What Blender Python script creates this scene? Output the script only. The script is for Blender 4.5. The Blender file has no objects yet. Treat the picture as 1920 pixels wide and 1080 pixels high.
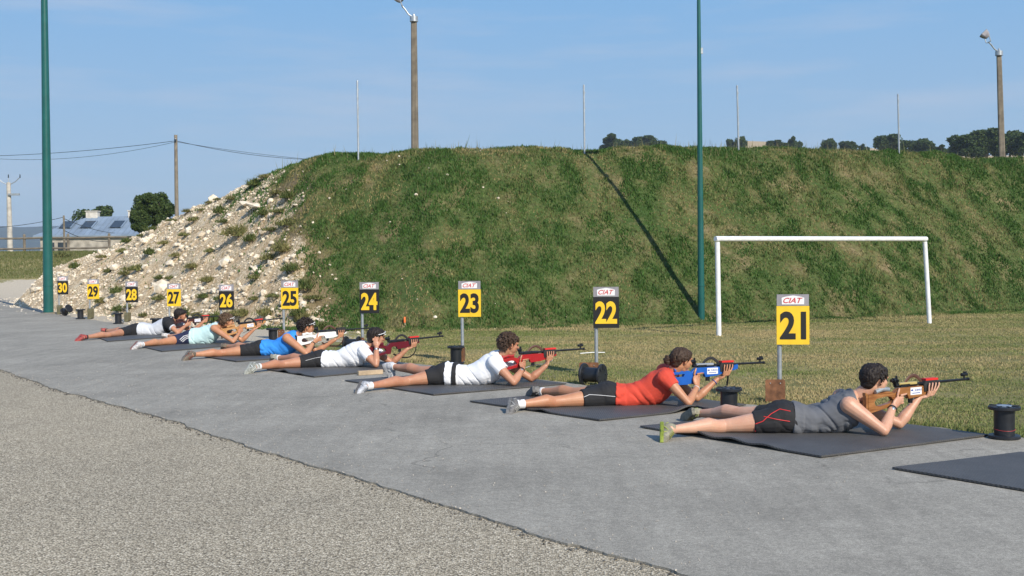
import bpy, bmesh, math, random
import numpy as np
from mathutils import Vector, Matrix, noise as mnoise
from mathutils.geometry import tessellate_polygon
random.seed(7); rng = np.random.default_rng(11)
scene = bpy.context.scene
col = scene.collection
R = math.radians

# ------------------------------------------------------------------ camera
F_PX = 2170.0; CAM_H = 1.36; PITCH = math.atan(55/2170); ROLL = R(0.6)
fw = Vector((0, math.cos(PITCH), -math.sin(PITCH)))
r0 = Vector((1, 0, 0)); u0 = Vector((0, math.sin(PITCH), math.cos(PITCH)))
rt = r0*math.cos(ROLL) - u0*math.sin(ROLL)
up = u0*math.cos(ROLL) + r0*math.sin(ROLL)
cam = bpy.data.objects.new('camera', bpy.data.cameras.new('camera'))
col.objects.link(cam)
m = Matrix((rt, up, -fw)).transposed().to_4x4(); m.translation = Vector((0, 0, CAM_H))
cam.matrix_world = m
cam.data.sensor_width = 36; cam.data.lens = 36*F_PX/1920
cam.data.clip_start = 0.05; cam.data.clip_end = 20000
scene.camera = cam

# ------------------------------------------------------------------ sky and sun
SUN_AZ = R(150); SUN_EL = R(34)
SUNDIR = Vector((math.sin(SUN_AZ)*math.cos(SUN_EL), math.cos(SUN_AZ)*math.cos(SUN_EL), math.sin(SUN_EL)))
world = bpy.data.worlds.new('World'); scene.world = world; world.use_nodes = True
nt = world.node_tree; nt.nodes.clear()
wo = nt.nodes.new('ShaderNodeOutputWorld'); bg = nt.nodes.new('ShaderNodeBackground')
sky = nt.nodes.new('ShaderNodeTexSky'); sky.sky_type = 'NISHITA'; sky.sun_disc = False
sky.sun_elevation = SUN_EL; sky.sun_rotation = SUN_AZ
sky.altitude = 400; sky.air_density = 1.0; sky.dust_density = 0.6; sky.ozone_density = 2.5
tc = nt.nodes.new('ShaderNodeTexCoord'); mp = nt.nodes.new('ShaderNodeMapping')
mp.inputs['Scale'].default_value = (1.6, 1.6, 13.0)
cn = nt.nodes.new('ShaderNodeTexNoise'); cn.inputs['Scale'].default_value = 2.6
cn.inputs['Detail'].default_value = 7; cn.inputs['Roughness'].default_value = 0.55
cr = nt.nodes.new('ShaderNodeValToRGB')
cr.color_ramp.elements[0].position = 0.47; cr.color_ramp.elements[0].color = (0, 0, 0, 1)
cr.color_ramp.elements[1].position = 0.80; cr.color_ramp.elements[1].color = (.5, .5, .5, 1)
mx = nt.nodes.new('ShaderNodeMix'); mx.data_type = 'RGBA'
mx.inputs[7].default_value = (3.6, 3.9, 4.6, 1)
nt.links.new(tc.outputs['Generated'], mp.inputs['Vector']); nt.links.new(mp.outputs[0], cn.inputs['Vector'])
nt.links.new(cn.outputs['Fac'], cr.inputs['Fac']); nt.links.new(cr.outputs['Color'], mx.inputs[0])
sep = nt.nodes.new('ShaderNodeSeparateXYZ'); nt.links.new(tc.outputs['Generated'], sep.inputs[0])
sr = nt.nodes.new('ShaderNodeValToRGB'); el = sr.color_ramp.elements
for p_, c_ in ((1.0, (.06, .15, .38)), (.0, (.270, .350, .425)), (.09, (.215, .325, .455)), (.22, (.145, .290, .485))):
    e_ = el[0] if p_ == 0 else (el[1] if p_ == 1.0 else el.new(p_)); e_.position = p_; e_.color = (*c_, 1)
sc_ = nt.nodes.new('ShaderNodeVectorMath'); sc_.operation = 'SCALE'; sc_.inputs['Scale'].default_value = 10.0
nt.links.new(sep.outputs[2], sr.inputs['Fac']); nt.links.new(sr.outputs[0], sc_.inputs[0])
sm_ = nt.nodes.new('ShaderNodeMix'); sm_.data_type = 'RGBA'; sm_.inputs[0].default_value = .96
nt.links.new(sky.outputs[0], sm_.inputs[6]); nt.links.new(sc_.outputs[0], sm_.inputs[7]); nt.links.new(sm_.outputs[2], mx.inputs[6]); nt.links.new(mx.outputs[2], bg.inputs['Color'])
bg.inputs['Strength'].default_value = 0.14
nt.links.new(bg.outputs[0], wo.inputs['Surface'])
sun = bpy.data.objects.new('sun', bpy.data.lights.new('sun', 'SUN')); col.objects.link(sun)
sun.data.energy = 4.6; sun.data.angle = R(0.5); sun.data.color = (1.0, 0.92, 0.80)
sun.rotation_euler = SUNDIR.to_track_quat('Z', 'Y').to_euler()
sun.location = (20, -30, 30)
scene.view_settings.view_transform = 'Standard'; scene.view_settings.look = 'None'
scene.view_settings.exposure = 0.2; scene.view_settings.gamma = 1.0
scene.render.engine = 'CYCLES'
scene.cycles.max_bounces = 5; scene.cycles.volume_bounces = 0

# ------------------------------------------------------------------ measuring
def ray(px, py): return fw + rt*((px-960)/F_PX) + up*((540-py)/F_PX)
def at(px, py, Y):
    d = ray(px, py); return Vector((0, 0, CAM_H)) + d*(Y/d.y)
def G(px, py, z=0.0):
    d = ray(px, py); return Vector((0, 0, CAM_H)) + d*((z-CAM_H)/d.z)

# smooth value noise on arrays
_perm = rng.random((256, 256))
def vnoise(x, y, s=1.0, seed=0):
    x = np.asarray(x, float)*s + seed*17.3; y = np.asarray(y, float)*s + seed*9.1
    xi = np.floor(x).astype(int); yi = np.floor(y).astype(int)
    fx = x-xi; fy = y-yi; fx = fx*fx*(3-2*fx); fy = fy*fy*(3-2*fy)
    a = _perm[xi % 256, yi % 256]; b = _perm[(xi+1) % 256, yi % 256]
    c = _perm[xi % 256, (yi+1) % 256]; d = _perm[(xi+1) % 256, (yi+1) % 256]
    return (a*(1-fx)+b*fx)*(1-fy)+(c*(1-fx)+d*fx)*fy
def fbm(x, y, s=1.0, o=4, seed=0):
    t = 0; a = .5
    for k in range(o): t = t + a*(vnoise(x, y, s*2**k, seed+k)*2-1); a *= .5
    return t
def sstep(a, b, x):
    t = np.clip((np.asarray(x, float)-a)/(b-a), 0, 1); return t*t*(3-2*t)
def smin(a, b, k):
    h = np.clip(.5+.5*(b-a)/k, 0, 1); return b*(1-h)+a*h-k*h*(1-h)

TOE_X = [-60, -28, -21, -16, -12.4, -8.3, -4.6, -1.7, 3.9, 7.4, 12.6, 20, 40]
TOE_Y = [120, 70, 50, 37, 32.2, 27.2, 23.2, 22.3, 23.7, 25, 28, 31, 42]
HC_X = [-60, -24, -21, -16, -13.1, -10.8, -9.7, -8.3, -6.95, -5.65, -4.6, 0, 2, 4.5, 8, 11, 14, 40]
HC_Y = [0, 0, .25, 1.24, 1.95, 2.5, 2.85, 3.24, 3.58, 3.80, 3.86, 3.90, 3.97, 4.07, 4.16, 4.13, 4.12, 4.2]
def rubble_amt(x, y):            # 1 where bare limestone, 0 where grass
    z = np.clip((y-np.interp(x, TOE_X, TOE_Y)), 0, 6)
    edge = -4.3 - 0.36*z + fbm(x, y, .55, 4, 3)*2.6
    return 1-sstep(-1.5, 1.8, x-edge)
def berm_base(x, y):
    toe = np.interp(x, TOE_X, TOE_Y); hc = np.interp(x, HC_X, HC_Y)
    s = np.interp(x, [-20, -12, -8, -4.5, 0], [.30, .48, .62, .86, .94])
    front = s*(y-toe)
    back = hc-.55*(y-(toe+hc/s+5.5))
    z = smin(smin(front, hc, .55), back, .8)
    return z
def berm_z(x, y):
    x = np.asarray(x, float); y = np.asarray(y, float)
    z = berm_base(x, y); ru = rubble_amt(x, y)
    on = sstep(-.1, .7, z)
    n = fbm(x, y, .8, 4, 5)*(.16+.02*ru)+fbm(x, y, 5, 3, 9)*(.035+.05*ru)
    return z+n*on-(1-sstep(-.6, -.05, z))*.0
def bank_z(x, y):
    x = np.asarray(x, float); y = np.asarray(y, float)
    left = 1.95*sstep(45, 66, y-np.clip((x+18)*.8, -8, 30)*.4)*1.0
    return left+ sstep(60, 260, y)*2.0
def terrain_z(x, y): return np.maximum(berm_z(x, y), bank_z(x, y))
def hit(px, py, y0=4.0, y1=120.0):
    while True:
        p = hit1(px, py, y0, y1)
        if p is not None: return p
        py += 2
def hit1(px, py, y0, y1):
    d = ray(px, py); d = d/d.y; ys = np.arange(19.0, 76.0, .03)
    z = CAM_H+d.z*ys; t = np.maximum(terrain_z(d.x*ys, ys), 0)
    k = np.argmax(z <= t)
    if not (z <= t).any() or ys[k] > 75: return None
    Y = float(ys[k]); return Vector((d.x*Y, Y, float(t[k])))

# ------------------------------------------------------------------ mesh helpers
class MB:
    def __init__(s): s.v = []; s.f = []; s.mi = []
    def add(s, vs, fs, mi=0):
        o = len(s.v); s.v += [tuple(v) for v in vs]; s.f += [tuple(i+o for i in f) for f in fs]; s.mi += [mi]*len(fs); return s
    def box(s, c, size, rot=None, mi=0, taper=1.0):
        hx, hy, hz = size[0]/2, size[1]/2, size[2]/2; vs = []
        for z, k in ((-hz, 1), (hz, taper)):
            for x, y in ((-hx, -hy), (hx, -hy), (hx, hy), (-hx, hy)):
                v = Vector((x*k, y*k, z)); v = rot @ v if rot else v; vs.append(v+Vector(c))
        return s.add(vs, [(3, 2, 1, 0), (4, 5, 6, 7), (0, 1, 5, 4), (1, 2, 6, 5), (2, 3, 7, 6), (3, 0, 4, 7)], mi)
    def loft(s, rings, cap=True, mi=0):
        n = len(rings[0]); vs = [p for r in rings for p in r]; fs = []
        for i in range(len(rings)-1):
            for j in range(n):
                a = i*n+j; b = i*n+(j+1) % n; fs.append((a, b, b+n, a+n))
        if cap:
            vs.append(sum((Vector(p) for p in rings[0]), Vector())/n); vs.append(sum((Vector(p) for p in rings[-1]), Vector())/n)
            c0, c1 = len(vs)-2, len(vs)-1; l = (len(rings)-1)*n
            for j in range(n):
                fs.append((c0, (j+1) % n, j)); fs.append((c1, l+j, l+(j+1) % n))
        return s.add(vs, fs, mi)
    def frame(s, d):
        d = d.normalized(); a = Vector((0, 0, 1)) if abs(d.z) < .9 else Vector((1, 0, 0))
        x = d.cross(a).normalized(); return x, d.cross(x).normalized()
    def cap(s, p0, r0_, p1, r1_, n=12, mi=0):          # tapered capsule
        p0 = Vector(p0); p1 = Vector(p1); d = p1-p0
        if d.length < 1e-6: d = Vector((0, 0, 1e-4))
        x, y = s.frame(d); dn = d.normalized(); rings = []
        for k in range(4):
            a = -math.pi/2+k*math.pi/8+.12; rings.append((p0+dn*(r0_*math.sin(a)), r0_*math.cos(a)))
        rings.append((p0, r0_)); rings.append((p1, r1_))
        for k in range(1, 5):
            a = k*math.pi/8-.12; rings.append((p1+dn*(r1_*math.sin(a)), r1_*math.cos(a)))
        rr = [[c+x*(r*math.cos(2*math.pi*j/n))+y*(r*math.sin(2*math.pi*j/n)) for j in range(n)] for c, r in rings]
        return s.loft(rr, True, mi)
    def chain(s, pts, n=12, mi=0):
        for (a, ra), (b, rb) in zip(pts, pts[1:]): s.cap(a, ra, b, rb, n, mi)
        return s
    def tube(s, pts, r, n=8, mi=0, flat=None):         # swept tube, r number or list; flat=(w,t) strap
        pts = [Vector(p) for p in pts]; rings = []; px_ = None
        for i, p in enumerate(pts):
            d = (pts[min(i+1, len(pts)-1)]-pts[max(i-1, 0)]).normalized()
            if px_ is None: x, y = s.frame(d)
            else:
                x = (px_-d*px_.dot(d)).normalized(); y = d.cross(x)
            px_ = x; rr = r[i] if isinstance(r, (list, tuple)) else r
            if flat: sx, sy = flat
            else: sx = sy = rr
            rings.append([p+x*(sx*math.cos(2*math.pi*j/n))+y*(sy*math.sin(2*math.pi*j/n)) for j in range(n)])
        return s.loft(rings, True, mi)
    def ell(s, c, ax, ay, az, n=16, mi=0):             # ellipsoid, ax/ay/az full vectors
        c = Vector(c); ax = Vector(ax); ay = Vector(ay); az = Vector(az); rings = []
        for k in range(1, 10):
            a = -math.pi/2+k*math.pi/10
            rings.append([c+az*math.sin(a)+ax*(math.cos(a)*math.cos(2*math.pi*j/n))+ay*(math.cos(a)*math.sin(2*math.pi*j/n)) for j in range(n)])
        return s.loft(rings, True, mi)
    def lathe(s, prof, n=24, mi=0, M=None):            # prof [(r,z)]
        rings = []
        for r, z in prof:
            ring = [Vector((r*math.cos(2*math.pi*j/n), r*math.sin(2*math.pi*j/n), z)) for j in range(n)]
            rings.append([M @ v for v in ring] if M else ring)
        return s.loft(rings, True, mi)
    def prism(s, loops, y0, y1, M=None, mi=0, inset=0.0):   # polygons in x,z (first outer, others holes), thick along y
        flat = [Vector((p[0], p[1], 0)) for l in loops for p in l]
        tris = tessellate_polygon([[Vector((p[0], p[1], 0)) for p in l] for l in loops])
        n = len(flat); vs = [Vector((p.x, y0, p.y)) for p in flat]+[Vector((p.x, y1, p.y)) for p in flat]
        fs = [tuple(t) for t in tris]+[tuple(i+n for i in reversed(t)) for t in tris]
        o = 0
        for l in loops:
            for i in range(len(l)):
                a = o+i; b = o+(i+1) % len(l); fs.append((a, b, b+n, a+n))
            o += len(l)
        if M: vs = [M @ v for v in vs]
        return s.add(vs, fs, mi)
    def build(s, name, mats, parent=None, smooth=True, origin=None, sharp=35, fix=True):
        me = bpy.data.meshes.new(name); o_ = Vector(origin) if origin is not None else Vector()
        me.from_pydata([tuple(Vector(v)-o_) for v in s.v], [], s.f)
        if not isinstance(mats, (list, tuple)): mats = [mats]
        for m_ in mats: me.materials.append(m_)
        me.polygons.foreach_set('material_index', s.mi)
        if fix:
            bm = bmesh.new(); bm.from_mesh(me); bmesh.ops.recalc_face_normals(bm, faces=bm.faces)
            if smooth and sharp:
                for e in bm.edges:
                    if len(e.link_faces) == 2 and e.calc_face_angle(0) > R(sharp): e.smooth = False
            bm.to_mesh(me); bm.free()
        if smooth: me.polygons.foreach_set('use_smooth', [True]*len(me.polygons))
        me.update()
        o = bpy.data.objects.new(name, me); col.objects.link(o)
        if parent is not None: o.parent = parent
        return o
def tag(o, label=None, cat=None, group=None, kind=None):
    if label: o['label'] = label
    if cat: o['category'] = cat
    if group: o['group'] = group
    if kind: o['kind'] = kind
    return o
def empty(name, loc=(0, 0, 0), rz=0.0):
    o = bpy.data.objects.new(name, None); col.objects.link(o); o.location = loc; o.rotation_euler = (0, 0, rz)
    o.empty_display_size = .1; return o
def set_origin(o, p):
    p = Vector(p); o.data.transform(Matrix.Translation(-p)); o.location = p; return o
def copy_tree(o, parent=None):
    kids = [c for c in bpy.data.objects if c.parent == o]
    c = o.copy(); col.objects.link(c); c.parent = parent
    for k in kids: copy_tree(k, c)
    return c
def voxel(mb, size, iters, name, mat, parent=None, fold=None, factor=.5):
    me = bpy.data.meshes.new('tmp'); me.from_pydata(mb.v, [], mb.f)
    bm = bmesh.new(); bm.from_mesh(me); bmesh.ops.recalc_face_normals(bm, faces=bm.faces); bm.to_mesh(me); bm.free()
    t = bpy.data.objects.new('tmp', me); col.objects.link(t)
    md = t.modifiers.new('r', 'REMESH'); md.mode = 'VOXEL'; md.voxel_size = size; md.use_smooth_shade = True
    if iters:
        sm = t.modifiers.new('s', 'SMOOTH'); sm.factor = factor; sm.iterations = iters
    dg = bpy.context.evaluated_depsgraph_get(); dg.update()
    nm = bpy.data.meshes.new_from_object(t.evaluated_get(dg), depsgraph=dg)
    bpy.data.objects.remove(t); bpy.data.meshes.remove(me)
    nm.name = name; nm.materials.clear(); nm.materials.append(mat)
    if fold:
        n = len(nm.vertices); co = np.empty(n*3); nm.vertices.foreach_get('co', co); no = np.empty(n*3); nm.vertices.foreach_get('normal', no)
        co = co.reshape(-1, 3); no = no.reshape(-1, 3); co = co+no*fold(co, no)[:, None]; nm.vertices.foreach_set('co', co.ravel())
    nm.polygons.foreach_set('use_smooth', [True]*len(nm.polygons)); nm.update()
    o = bpy.data.objects.new(name, nm); col.objects.link(o)
    if parent is not None: o.parent = parent
    return o
def text_mesh(txt, size, depth, offset=0.0, shear=0.0, xs=1.0):
    cu = bpy.data.curves.new('t', 'FONT'); cu.body = txt; cu.size = size; cu.extrude = depth; cu.offset = offset
    cu.align_x = 'CENTER'; cu.align_y = 'CENTER'; cu.shear = shear; cu.resolution_u = 4
    t = bpy.data.objects.new('t', cu); col.objects.link(t)
    dg = bpy.context.evaluated_depsgraph_get(); dg.update()
    me = bpy.data.meshes.new_from_object(t.evaluated_get(dg), depsgraph=dg)
    bpy.data.objects.remove(t)
    ys = [v.co.y for v in me.vertices]; xs_ = [v.co.x for v in me.vertices]
    cx, cy = (min(xs_)+max(xs_))/2, (min(ys)+max(ys))/2
    for v in me.vertices: v.co.x = (v.co.x-cx)*xs; v.co.y -= cy
    me.transform(Matrix.Rotation(R(90), 4, 'X'))   # text stands in the x-z plane facing -y
    return me

# ------------------------------------------------------------------ materials
def nodes_of(name):
    m_ = bpy.data.materials.new(name); m_.use_nodes = True; t = m_.node_tree
    return m_, t, t.nodes['Principled BSDF']
def N(t, kind, **kw):
    n = t.nodes.new('ShaderNode'+kind)
    for k, v in kw.items():
        if hasattr(n, k) and not k[0].isupper(): setattr(n, k, v)
        else: n.inputs[k.replace('_', ' ')].default_value = v
    return n
def mixc(t, fac, a, b, mode='MIX'):
    n = t.nodes.new('ShaderNodeMix'); n.data_type = 'RGBA'; n.blend_type = mode
    for sock, v in ((n.inputs[0], fac), (n.inputs[6], a), (n.inputs[7], b)):
        if isinstance(v, (int, float)): sock.default_value = v
        elif isinstance(v, tuple): sock.default_value = v if len(v) == 4 else (*v, 1)
        else: t.links.new(v, sock)
    return n.outputs[2]
def ramp(t, src, pts):
    n = t.nodes.new('ShaderNodeValToRGB'); e = n.color_ramp.elements
    while len(e) < len(pts): e.new(.5)
    for i, (p, c) in enumerate(pts):
        e[i].position = p; e[i].color = (c, c, c, 1) if isinstance(c, (int, float)) else (*c, 1)
    t.links.new(src, n.inputs['Fac']); return n.outputs['Color']
def noise_out(t, scale, detail=4, rough=.55, src='Object', kind='Noise'):
    c = t.nodes.new('ShaderNodeTexCoord')
    n = t.nodes.new('ShaderNodeTexNoise'); n.inputs['Scale'].default_value = scale
    n.inputs['Detail'].default_value = detail; n.inputs['Roughness'].default_value = rough
    t.links.new(c.outputs[src], n.inputs['Vector']); return n.outputs['Fac']
def voro(t, scale, out='Distance', src='Object'):
    c = t.nodes.new('ShaderNodeTexCoord'); n = t.nodes.new('ShaderNodeTexVoronoi'); n.inputs['Scale'].default_value = scale
    t.links.new(c.outputs[src], n.inputs['Vector']); return n.outputs[out]
def bump(t, bs, src, strength=.3, dist=.01):
    b = t.nodes.new('ShaderNodeBump'); b.inputs['Strength'].default_value = strength; b.inputs['Distance'].default_value = dist
    t.links.new(src, b.inputs['Height']); t.links.new(b.outputs[0], bs.inputs['Normal'])
def mat(name, c, rough=.6, var=.12, scale=8, metal=0.0, bmp=0.0, bscale=60, bdist=.003, c2=None):
    m_, t, b = nodes_of(name); f = noise_out(t, scale, 5)
    lo = tuple(x*(1-var) for x in c); hi = tuple(min(1, x*(1+var)) for x in (c2 or c))
    f2 = ramp(t, f, [(.35, 0.0), (.65, 1.0)])
    t.links.new(mixc(t, f2, lo, hi), b.inputs['Base Color']); b.inputs['Roughness'].default_value = rough; b.inputs['Metallic'].default_value = metal
    if bmp: bump(t, b, noise_out(t, bscale, 4), bmp, bdist)
    return m_
# ------------------------------------------------------------------ ground materials
def m_asphalt():
    m_, t, b = nodes_of('worn_asphalt')
    fine = ramp(t, noise_out(t, 170, 3, .7), [(.3, (.185, .172, .144)), (.5, (.316, .295, .248)), (.72, (.49, .45, .375))])
    big = ramp(t, noise_out(t, .8, 5, .6), [(.3, .84), (.7, 1.10)])
    streak_c = t.nodes.new('ShaderNodeTexCoord'); mp_ = t.nodes.new('ShaderNodeMapping'); mp_.inputs['Rotation'].default_value = (0, 0, R(35)); mp_.inputs['Scale'].default_value = (6, .5, 1)
    sn = t.nodes.new('ShaderNodeTexNoise'); sn.inputs['Scale'].default_value = 1.5; sn.inputs['Detail'].default_value = 5
    t.links.new(streak_c.outputs['Object'], mp_.inputs[0]); t.links.new(mp_.outputs[0], sn.inputs['Vector'])
    st = ramp(t, sn.outputs['Fac'], [(.3, .90), (.7, 1.06)])
    c = mixc(t, 1.0, fine, big, 'MULTIPLY'); c = mixc(t, 1.0, c, st, 'MULTIPLY')
    sp = ramp(t, voro(t, 3.1), [(.012, .45), (.02, 1.0)]); c = mixc(t, 1.0, c, sp, 'MULTIPLY')
    for sc2, a_, b2 in ((48, .80, 1.22), (16, .90, 1.10), (3.5, .93, 1.05)): c = mixc(t, 1.0, c, ramp(t, noise_out(t, sc2, 4, .75), [(.32, a_), (.68, b2)]), 'MULTIPLY')
    c = mixc(t, ramp(t, voro(t, 26), [(.03, .75), (.06, 0.0)]), c, (.55, .53, .48))
    wc = t.nodes.new('ShaderNodeTexCoord'); wn_ = t.nodes.new('ShaderNodeTexNoise'); wn_.inputs['Scale'].default_value = 1.4; wn_.inputs['Detail'].default_value = 6; t.links.new(wc.outputs['Object'], wn_.inputs['Vector'])
    va = t.nodes.new('ShaderNodeVectorMath'); va.operation = 'MULTIPLY_ADD'; va.inputs[1].default_value = (.9, .9, 0); t.links.new(wn_.outputs['Color'], va.inputs[0]); t.links.new(wc.outputs['Object'], va.inputs[2])
    vc = t.nodes.new('ShaderNodeTexVoronoi'); vc.feature = 'DISTANCE_TO_EDGE'; vc.inputs['Scale'].default_value = .33; t.links.new(va.outputs[0], vc.inputs['Vector'])
    ck = ramp(t, vc.outputs['Distance'], [(.0012, .62), (.0035, 1.0)]); cm = ramp(t, noise_out(t, .45, 3), [(.48, 0.0), (.56, 1.0)])
    c = mixc(t, cm, c, mixc(t, 1.0, c, ck, 'MULTIPLY')); st2 = ramp(t, noise_out(t, .30, 5, .7), [(.36, .87), (.5, 1.0)]); c = mixc(t, 1.0, c, st2, 'MULTIPLY')
    t.links.new(c, b.inputs['Base Color']); b.inputs['Roughness'].default_value = .9
    b.inputs['Specular IOR Level'].default_value = .25
    bump(t, b, noise_out(t, 150, 3, .7), .5, .004); return m_
def m_chip():
    m_, t, b = nodes_of('stone_chip_surface')
    cell = voro(t, 105, 'Color'); bw = t.nodes.new('ShaderNodeSeparateColor'); t.links.new(cell, bw.inputs[0])
    stone = ramp(t, bw.outputs[0], [(0, (.265, .228, .166)), (.35, (.485, .42, .315)), (.75, (.665, .58, .44)), (1, (.88, .79, .63))])
    gap = ramp(t, voro(t, 105), [(.35, 1.0), (.75, .30)])
    c = mixc(t, 1.0, stone, gap, 'MULTIPLY')
    big = ramp(t, noise_out(t, .7, 5, .6), [(.3, (.88, .87, .84)), (.7, (1.07, 1.05, 1.0))]); c = mixc(t, 1.0, c, big, 'MULTIPLY')
    t.links.new(c, b.inputs['Base Color']); b.inputs['Roughness'].default_value = .92; b.inputs['Specular IOR Level'].default_value = .2
    bump(t, b, gap, .7, .006); return m_
def m_ground():
    m_, t, b = nodes_of('meadow_and_gravel')
    n1 = noise_out(t, 1.3, 6, .65); n2 = noise_out(t, 14, 5, .7); n3 = noise_out(t, .35, 3)
    g = ramp(t, n1, [(.3, (.20, .20, .075)), (.5, (.29, .25, .11)), (.7, (.38, .31, .16))])
    g2 = ramp(t, n2, [(.3, .8), (.7, 1.15)]); g = mixc(t, 1.0, g, g2, 'MULTIPLY')
    g = mixc(t, ramp(t, n3, [(.4, 0.0), (.65, .5)]), g, (.11, .13, .04))
    gr = ramp(t, noise_out(t, 30, 5, .75), [(.3, (.36, .30, .215)), (.55, (.55, .48, .37)), (.75, (.70, .65, .54))])
    a = t.nodes.new('ShaderNodeAttribute'); a.attribute_name = 'gravel'
    ad = t.nodes.new('ShaderNodeMath'); ad.operation = 'ADD'; nn = noise_out(t, 5, 5, .7)
    t.links.new(a.outputs['Fac'], ad.inputs[0]); t.links.new(nn, ad.inputs[1])
    f = ramp(t, ad.outputs[0], [(.94, 0.0), (1.08, 1.0)])
    t.links.new(mixc(t, f, g, gr), b.inputs['Base Color']); b.inputs['Roughness'].default_value = .95; b.inputs['Specular IOR Level'].default_value = .1
    bump(t, b, noise_out(t, 25, 6, .75), .8, .03); return m_
def m_berm():
    m_, t, b = nodes_of('embankment_soil')
    n1 = noise_out(t, 1.1, 6, .65); n2 = noise_out(t, 11, 6, .72)
    g = ramp(t, n1, [(.36, (.058, .100, .028)), (.54, (.095, .120, .040)), (.66, (.18, .155, .075)), (.77, (.36, .27, .16))])
    g = mixc(t, 1.0, g, ramp(t, n2, [(.3, .5), (.7, 1.45)]), 'MULTIPLY')
    d = ramp(t, noise_out(t, 2.2, 6, .7), [(.3, (.60, .43, .26)), (.5, (.75, .60, .40)), (.7, (.82, .72, .54))])
    vs = ramp(t, voro(t, 15), [(.2, (1.0, 1.0, 1.0)), (.7, (.66, .62, .56))]); d = mixc(t, 1.0, d, vs, 'MULTIPLY')
    a = t.nodes.new('ShaderNodeAttribute'); a.attribute_name = 'rubble'
    ad = t.nodes.new('ShaderNodeMath'); ad.operation = 'ADD'; nn = noise_out(t, 3.0, 6, .75)
    t.links.new(a.outputs['Fac'], ad.inputs[0]); t.links.new(nn, ad.inputs[1])
    f = ramp(t, ad.outputs[0], [(.88, 0.0), (1.15, 1.0)])
    fb = ramp(t, ad.outputs[0], [(.55, 0.0), (.80, .85)]); g = mixc(t, fb, g, mixc(t, 1.0, (.27, .20, .115), ramp(t, n2, [(.3, .7), (.7, 1.3)]), 'MULTIPLY'))
    t.links.new(mixc(t, f, g, d), b.inputs['Base Color']); b.inputs['Roughness'].default_value = .95; b.inputs['Specular IOR Level'].default_value = .1
    bump(t, b, noise_out(t, 16, 6, .75), .9, .05); return m_
def m_blades(name, rough=.6):
    m_, t, b = nodes_of(name); a = t.nodes.new('ShaderNodeAttribute'); a.attribute_name = 'tint'
    t.links.new(a.outputs['Color'], b.inputs['Base Color']); b.inputs['Roughness'].default_value = rough; b.inputs['Specular IOR Level'].default_value = .2
    tr = t.nodes.new('ShaderNodeBsdfTranslucent'); t.links.new(a.outputs['Color'], tr.inputs[0])
    ms = t.nodes.new('ShaderNodeMixShader'); ms.inputs[0].default_value = .25; out = t.nodes['Material Output']
    t.links.new(b.outputs[0], ms.inputs[1]); t.links.new(tr.outputs[0], ms.inputs[2]); t.links.new(ms.outputs[0], out.inputs['Surface']); return m_
M = {}
M['asphalt'] = m_asphalt(); M['chip'] = m_chip(); M['ground'] = m_ground(); M['berm'] = m_berm(); M['blade'] = m_blades('grass_blade')
M['stone'] = mat('pale_limestone', (.62, .525, .385), .9, .18, 3, bmp=.6, bscale=30, bdist=.01, c2=(.74, .655, .52))
M['stone_grey'] = mat('weathered_limestone', (.54, .46, .34), .9, .2, 4, bmp=.6, bscale=30, bdist=.01)
M['green_paint'] = mat('green_mast_paint', (.010, .095, .085), .38, .10, 3)
M['galv'] = mat('galvanised_steel', (.42, .45, .47), .42, .15, 12, metal=.6)
M['concrete'] = mat('lichened_concrete', (.175, .15, .115), .9, .25, 5, bmp=.4, bscale=30)
M['wood_pole'] = mat('weathered_timber', (.20, .17, .13), .9, .25, 6)
M['white_paint'] = mat('white_goal_paint', (.76, .77, .77), .45, .09, 9)
M['rust'] = mat('rusty_plate', (.13, .055, .024), .8, .3, 14, c2=(.19, .085, .04), bmp=.2)
M['olive'] = mat('olive_plate', (.13, .12, .065), .7, .2, 10)
M['yellow'] = mat('sign_yellow', (.84, .53, .022), .5, .07, 7, bmp=.1, bscale=12, bdist=.002)
M['black'] = mat('sign_black', (.012, .012, .012), .5, .1, 5)
M['sign_grey'] = mat('sign_grey', (.26, .25, .27), .5, .15, 6)
M['white'] = mat('white_plastic', (.80, .80, .80), .4, .03, 5)
M['red_ink'] = mat('red_ink', (.55, .05, .05), .5, .05, 5)
M['spool'] = mat('black_spool_plastic', (.014, .016, .020), .42, .25, 9)
M['spool_label'] = mat('spool_label', (.22, .27, .34), .4, .2, 20)
M['orange'] = mat('orange_paint', (.80, .17, .03), .5, .1, 6)
M['wood'] = mat('pale_timber', (.42, .32, .21), .8, .2, 12)

# ------------------------------------------------------------------ ground sheets
def heights_mesh(name, xs, ys, zf, material, attrs):
    X, Y = np.meshgrid(xs, ys); Z = zf(X, Y); nx, ny = len(xs), len(ys)
    co = np.stack([X, Y, Z], -1).reshape(-1, 3)
    i = np.arange(nx-1)[None, :]+np.arange(ny-1)[:, None]*nx; i = i.ravel()
    f = np.stack([i, i+1, i+1+nx, i+nx], 1)
    me = bpy.data.meshes.new(name); me.vertices.add(len(co)); me.vertices.foreach_set('co', co.ravel())
    me.loops.add(f.size); me.loops.foreach_set('vertex_index', f.ravel().astype(np.int32)); me.polygons.add(len(f))
    me.polygons.foreach_set('loop_start', np.arange(0, f.size, 4, dtype=np.int32)); me.polygons.foreach_set('use_smooth', np.ones(len(f), bool))
    me.update(calc_edges=True); me.validate()
    for k, fn in attrs.items():
        a = me.attributes.new(k, 'FLOAT', 'POINT'); a.data.foreach_set('value', fn(X, Y).ravel().astype(np.float32))
    me.materials.append(material); o = bpy.data.objects.new(name, me); col.objects.link(o); return o
def axis(a, b, d, far, n=14):
    core = np.arange(a, b+1e-6, d); k = (np.arange(1, n+1)/n)**2.5
    return np.concatenate([(a-k*(far+a))[::-1] if a > -far else [], core, b+k*(far-b)])
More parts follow.
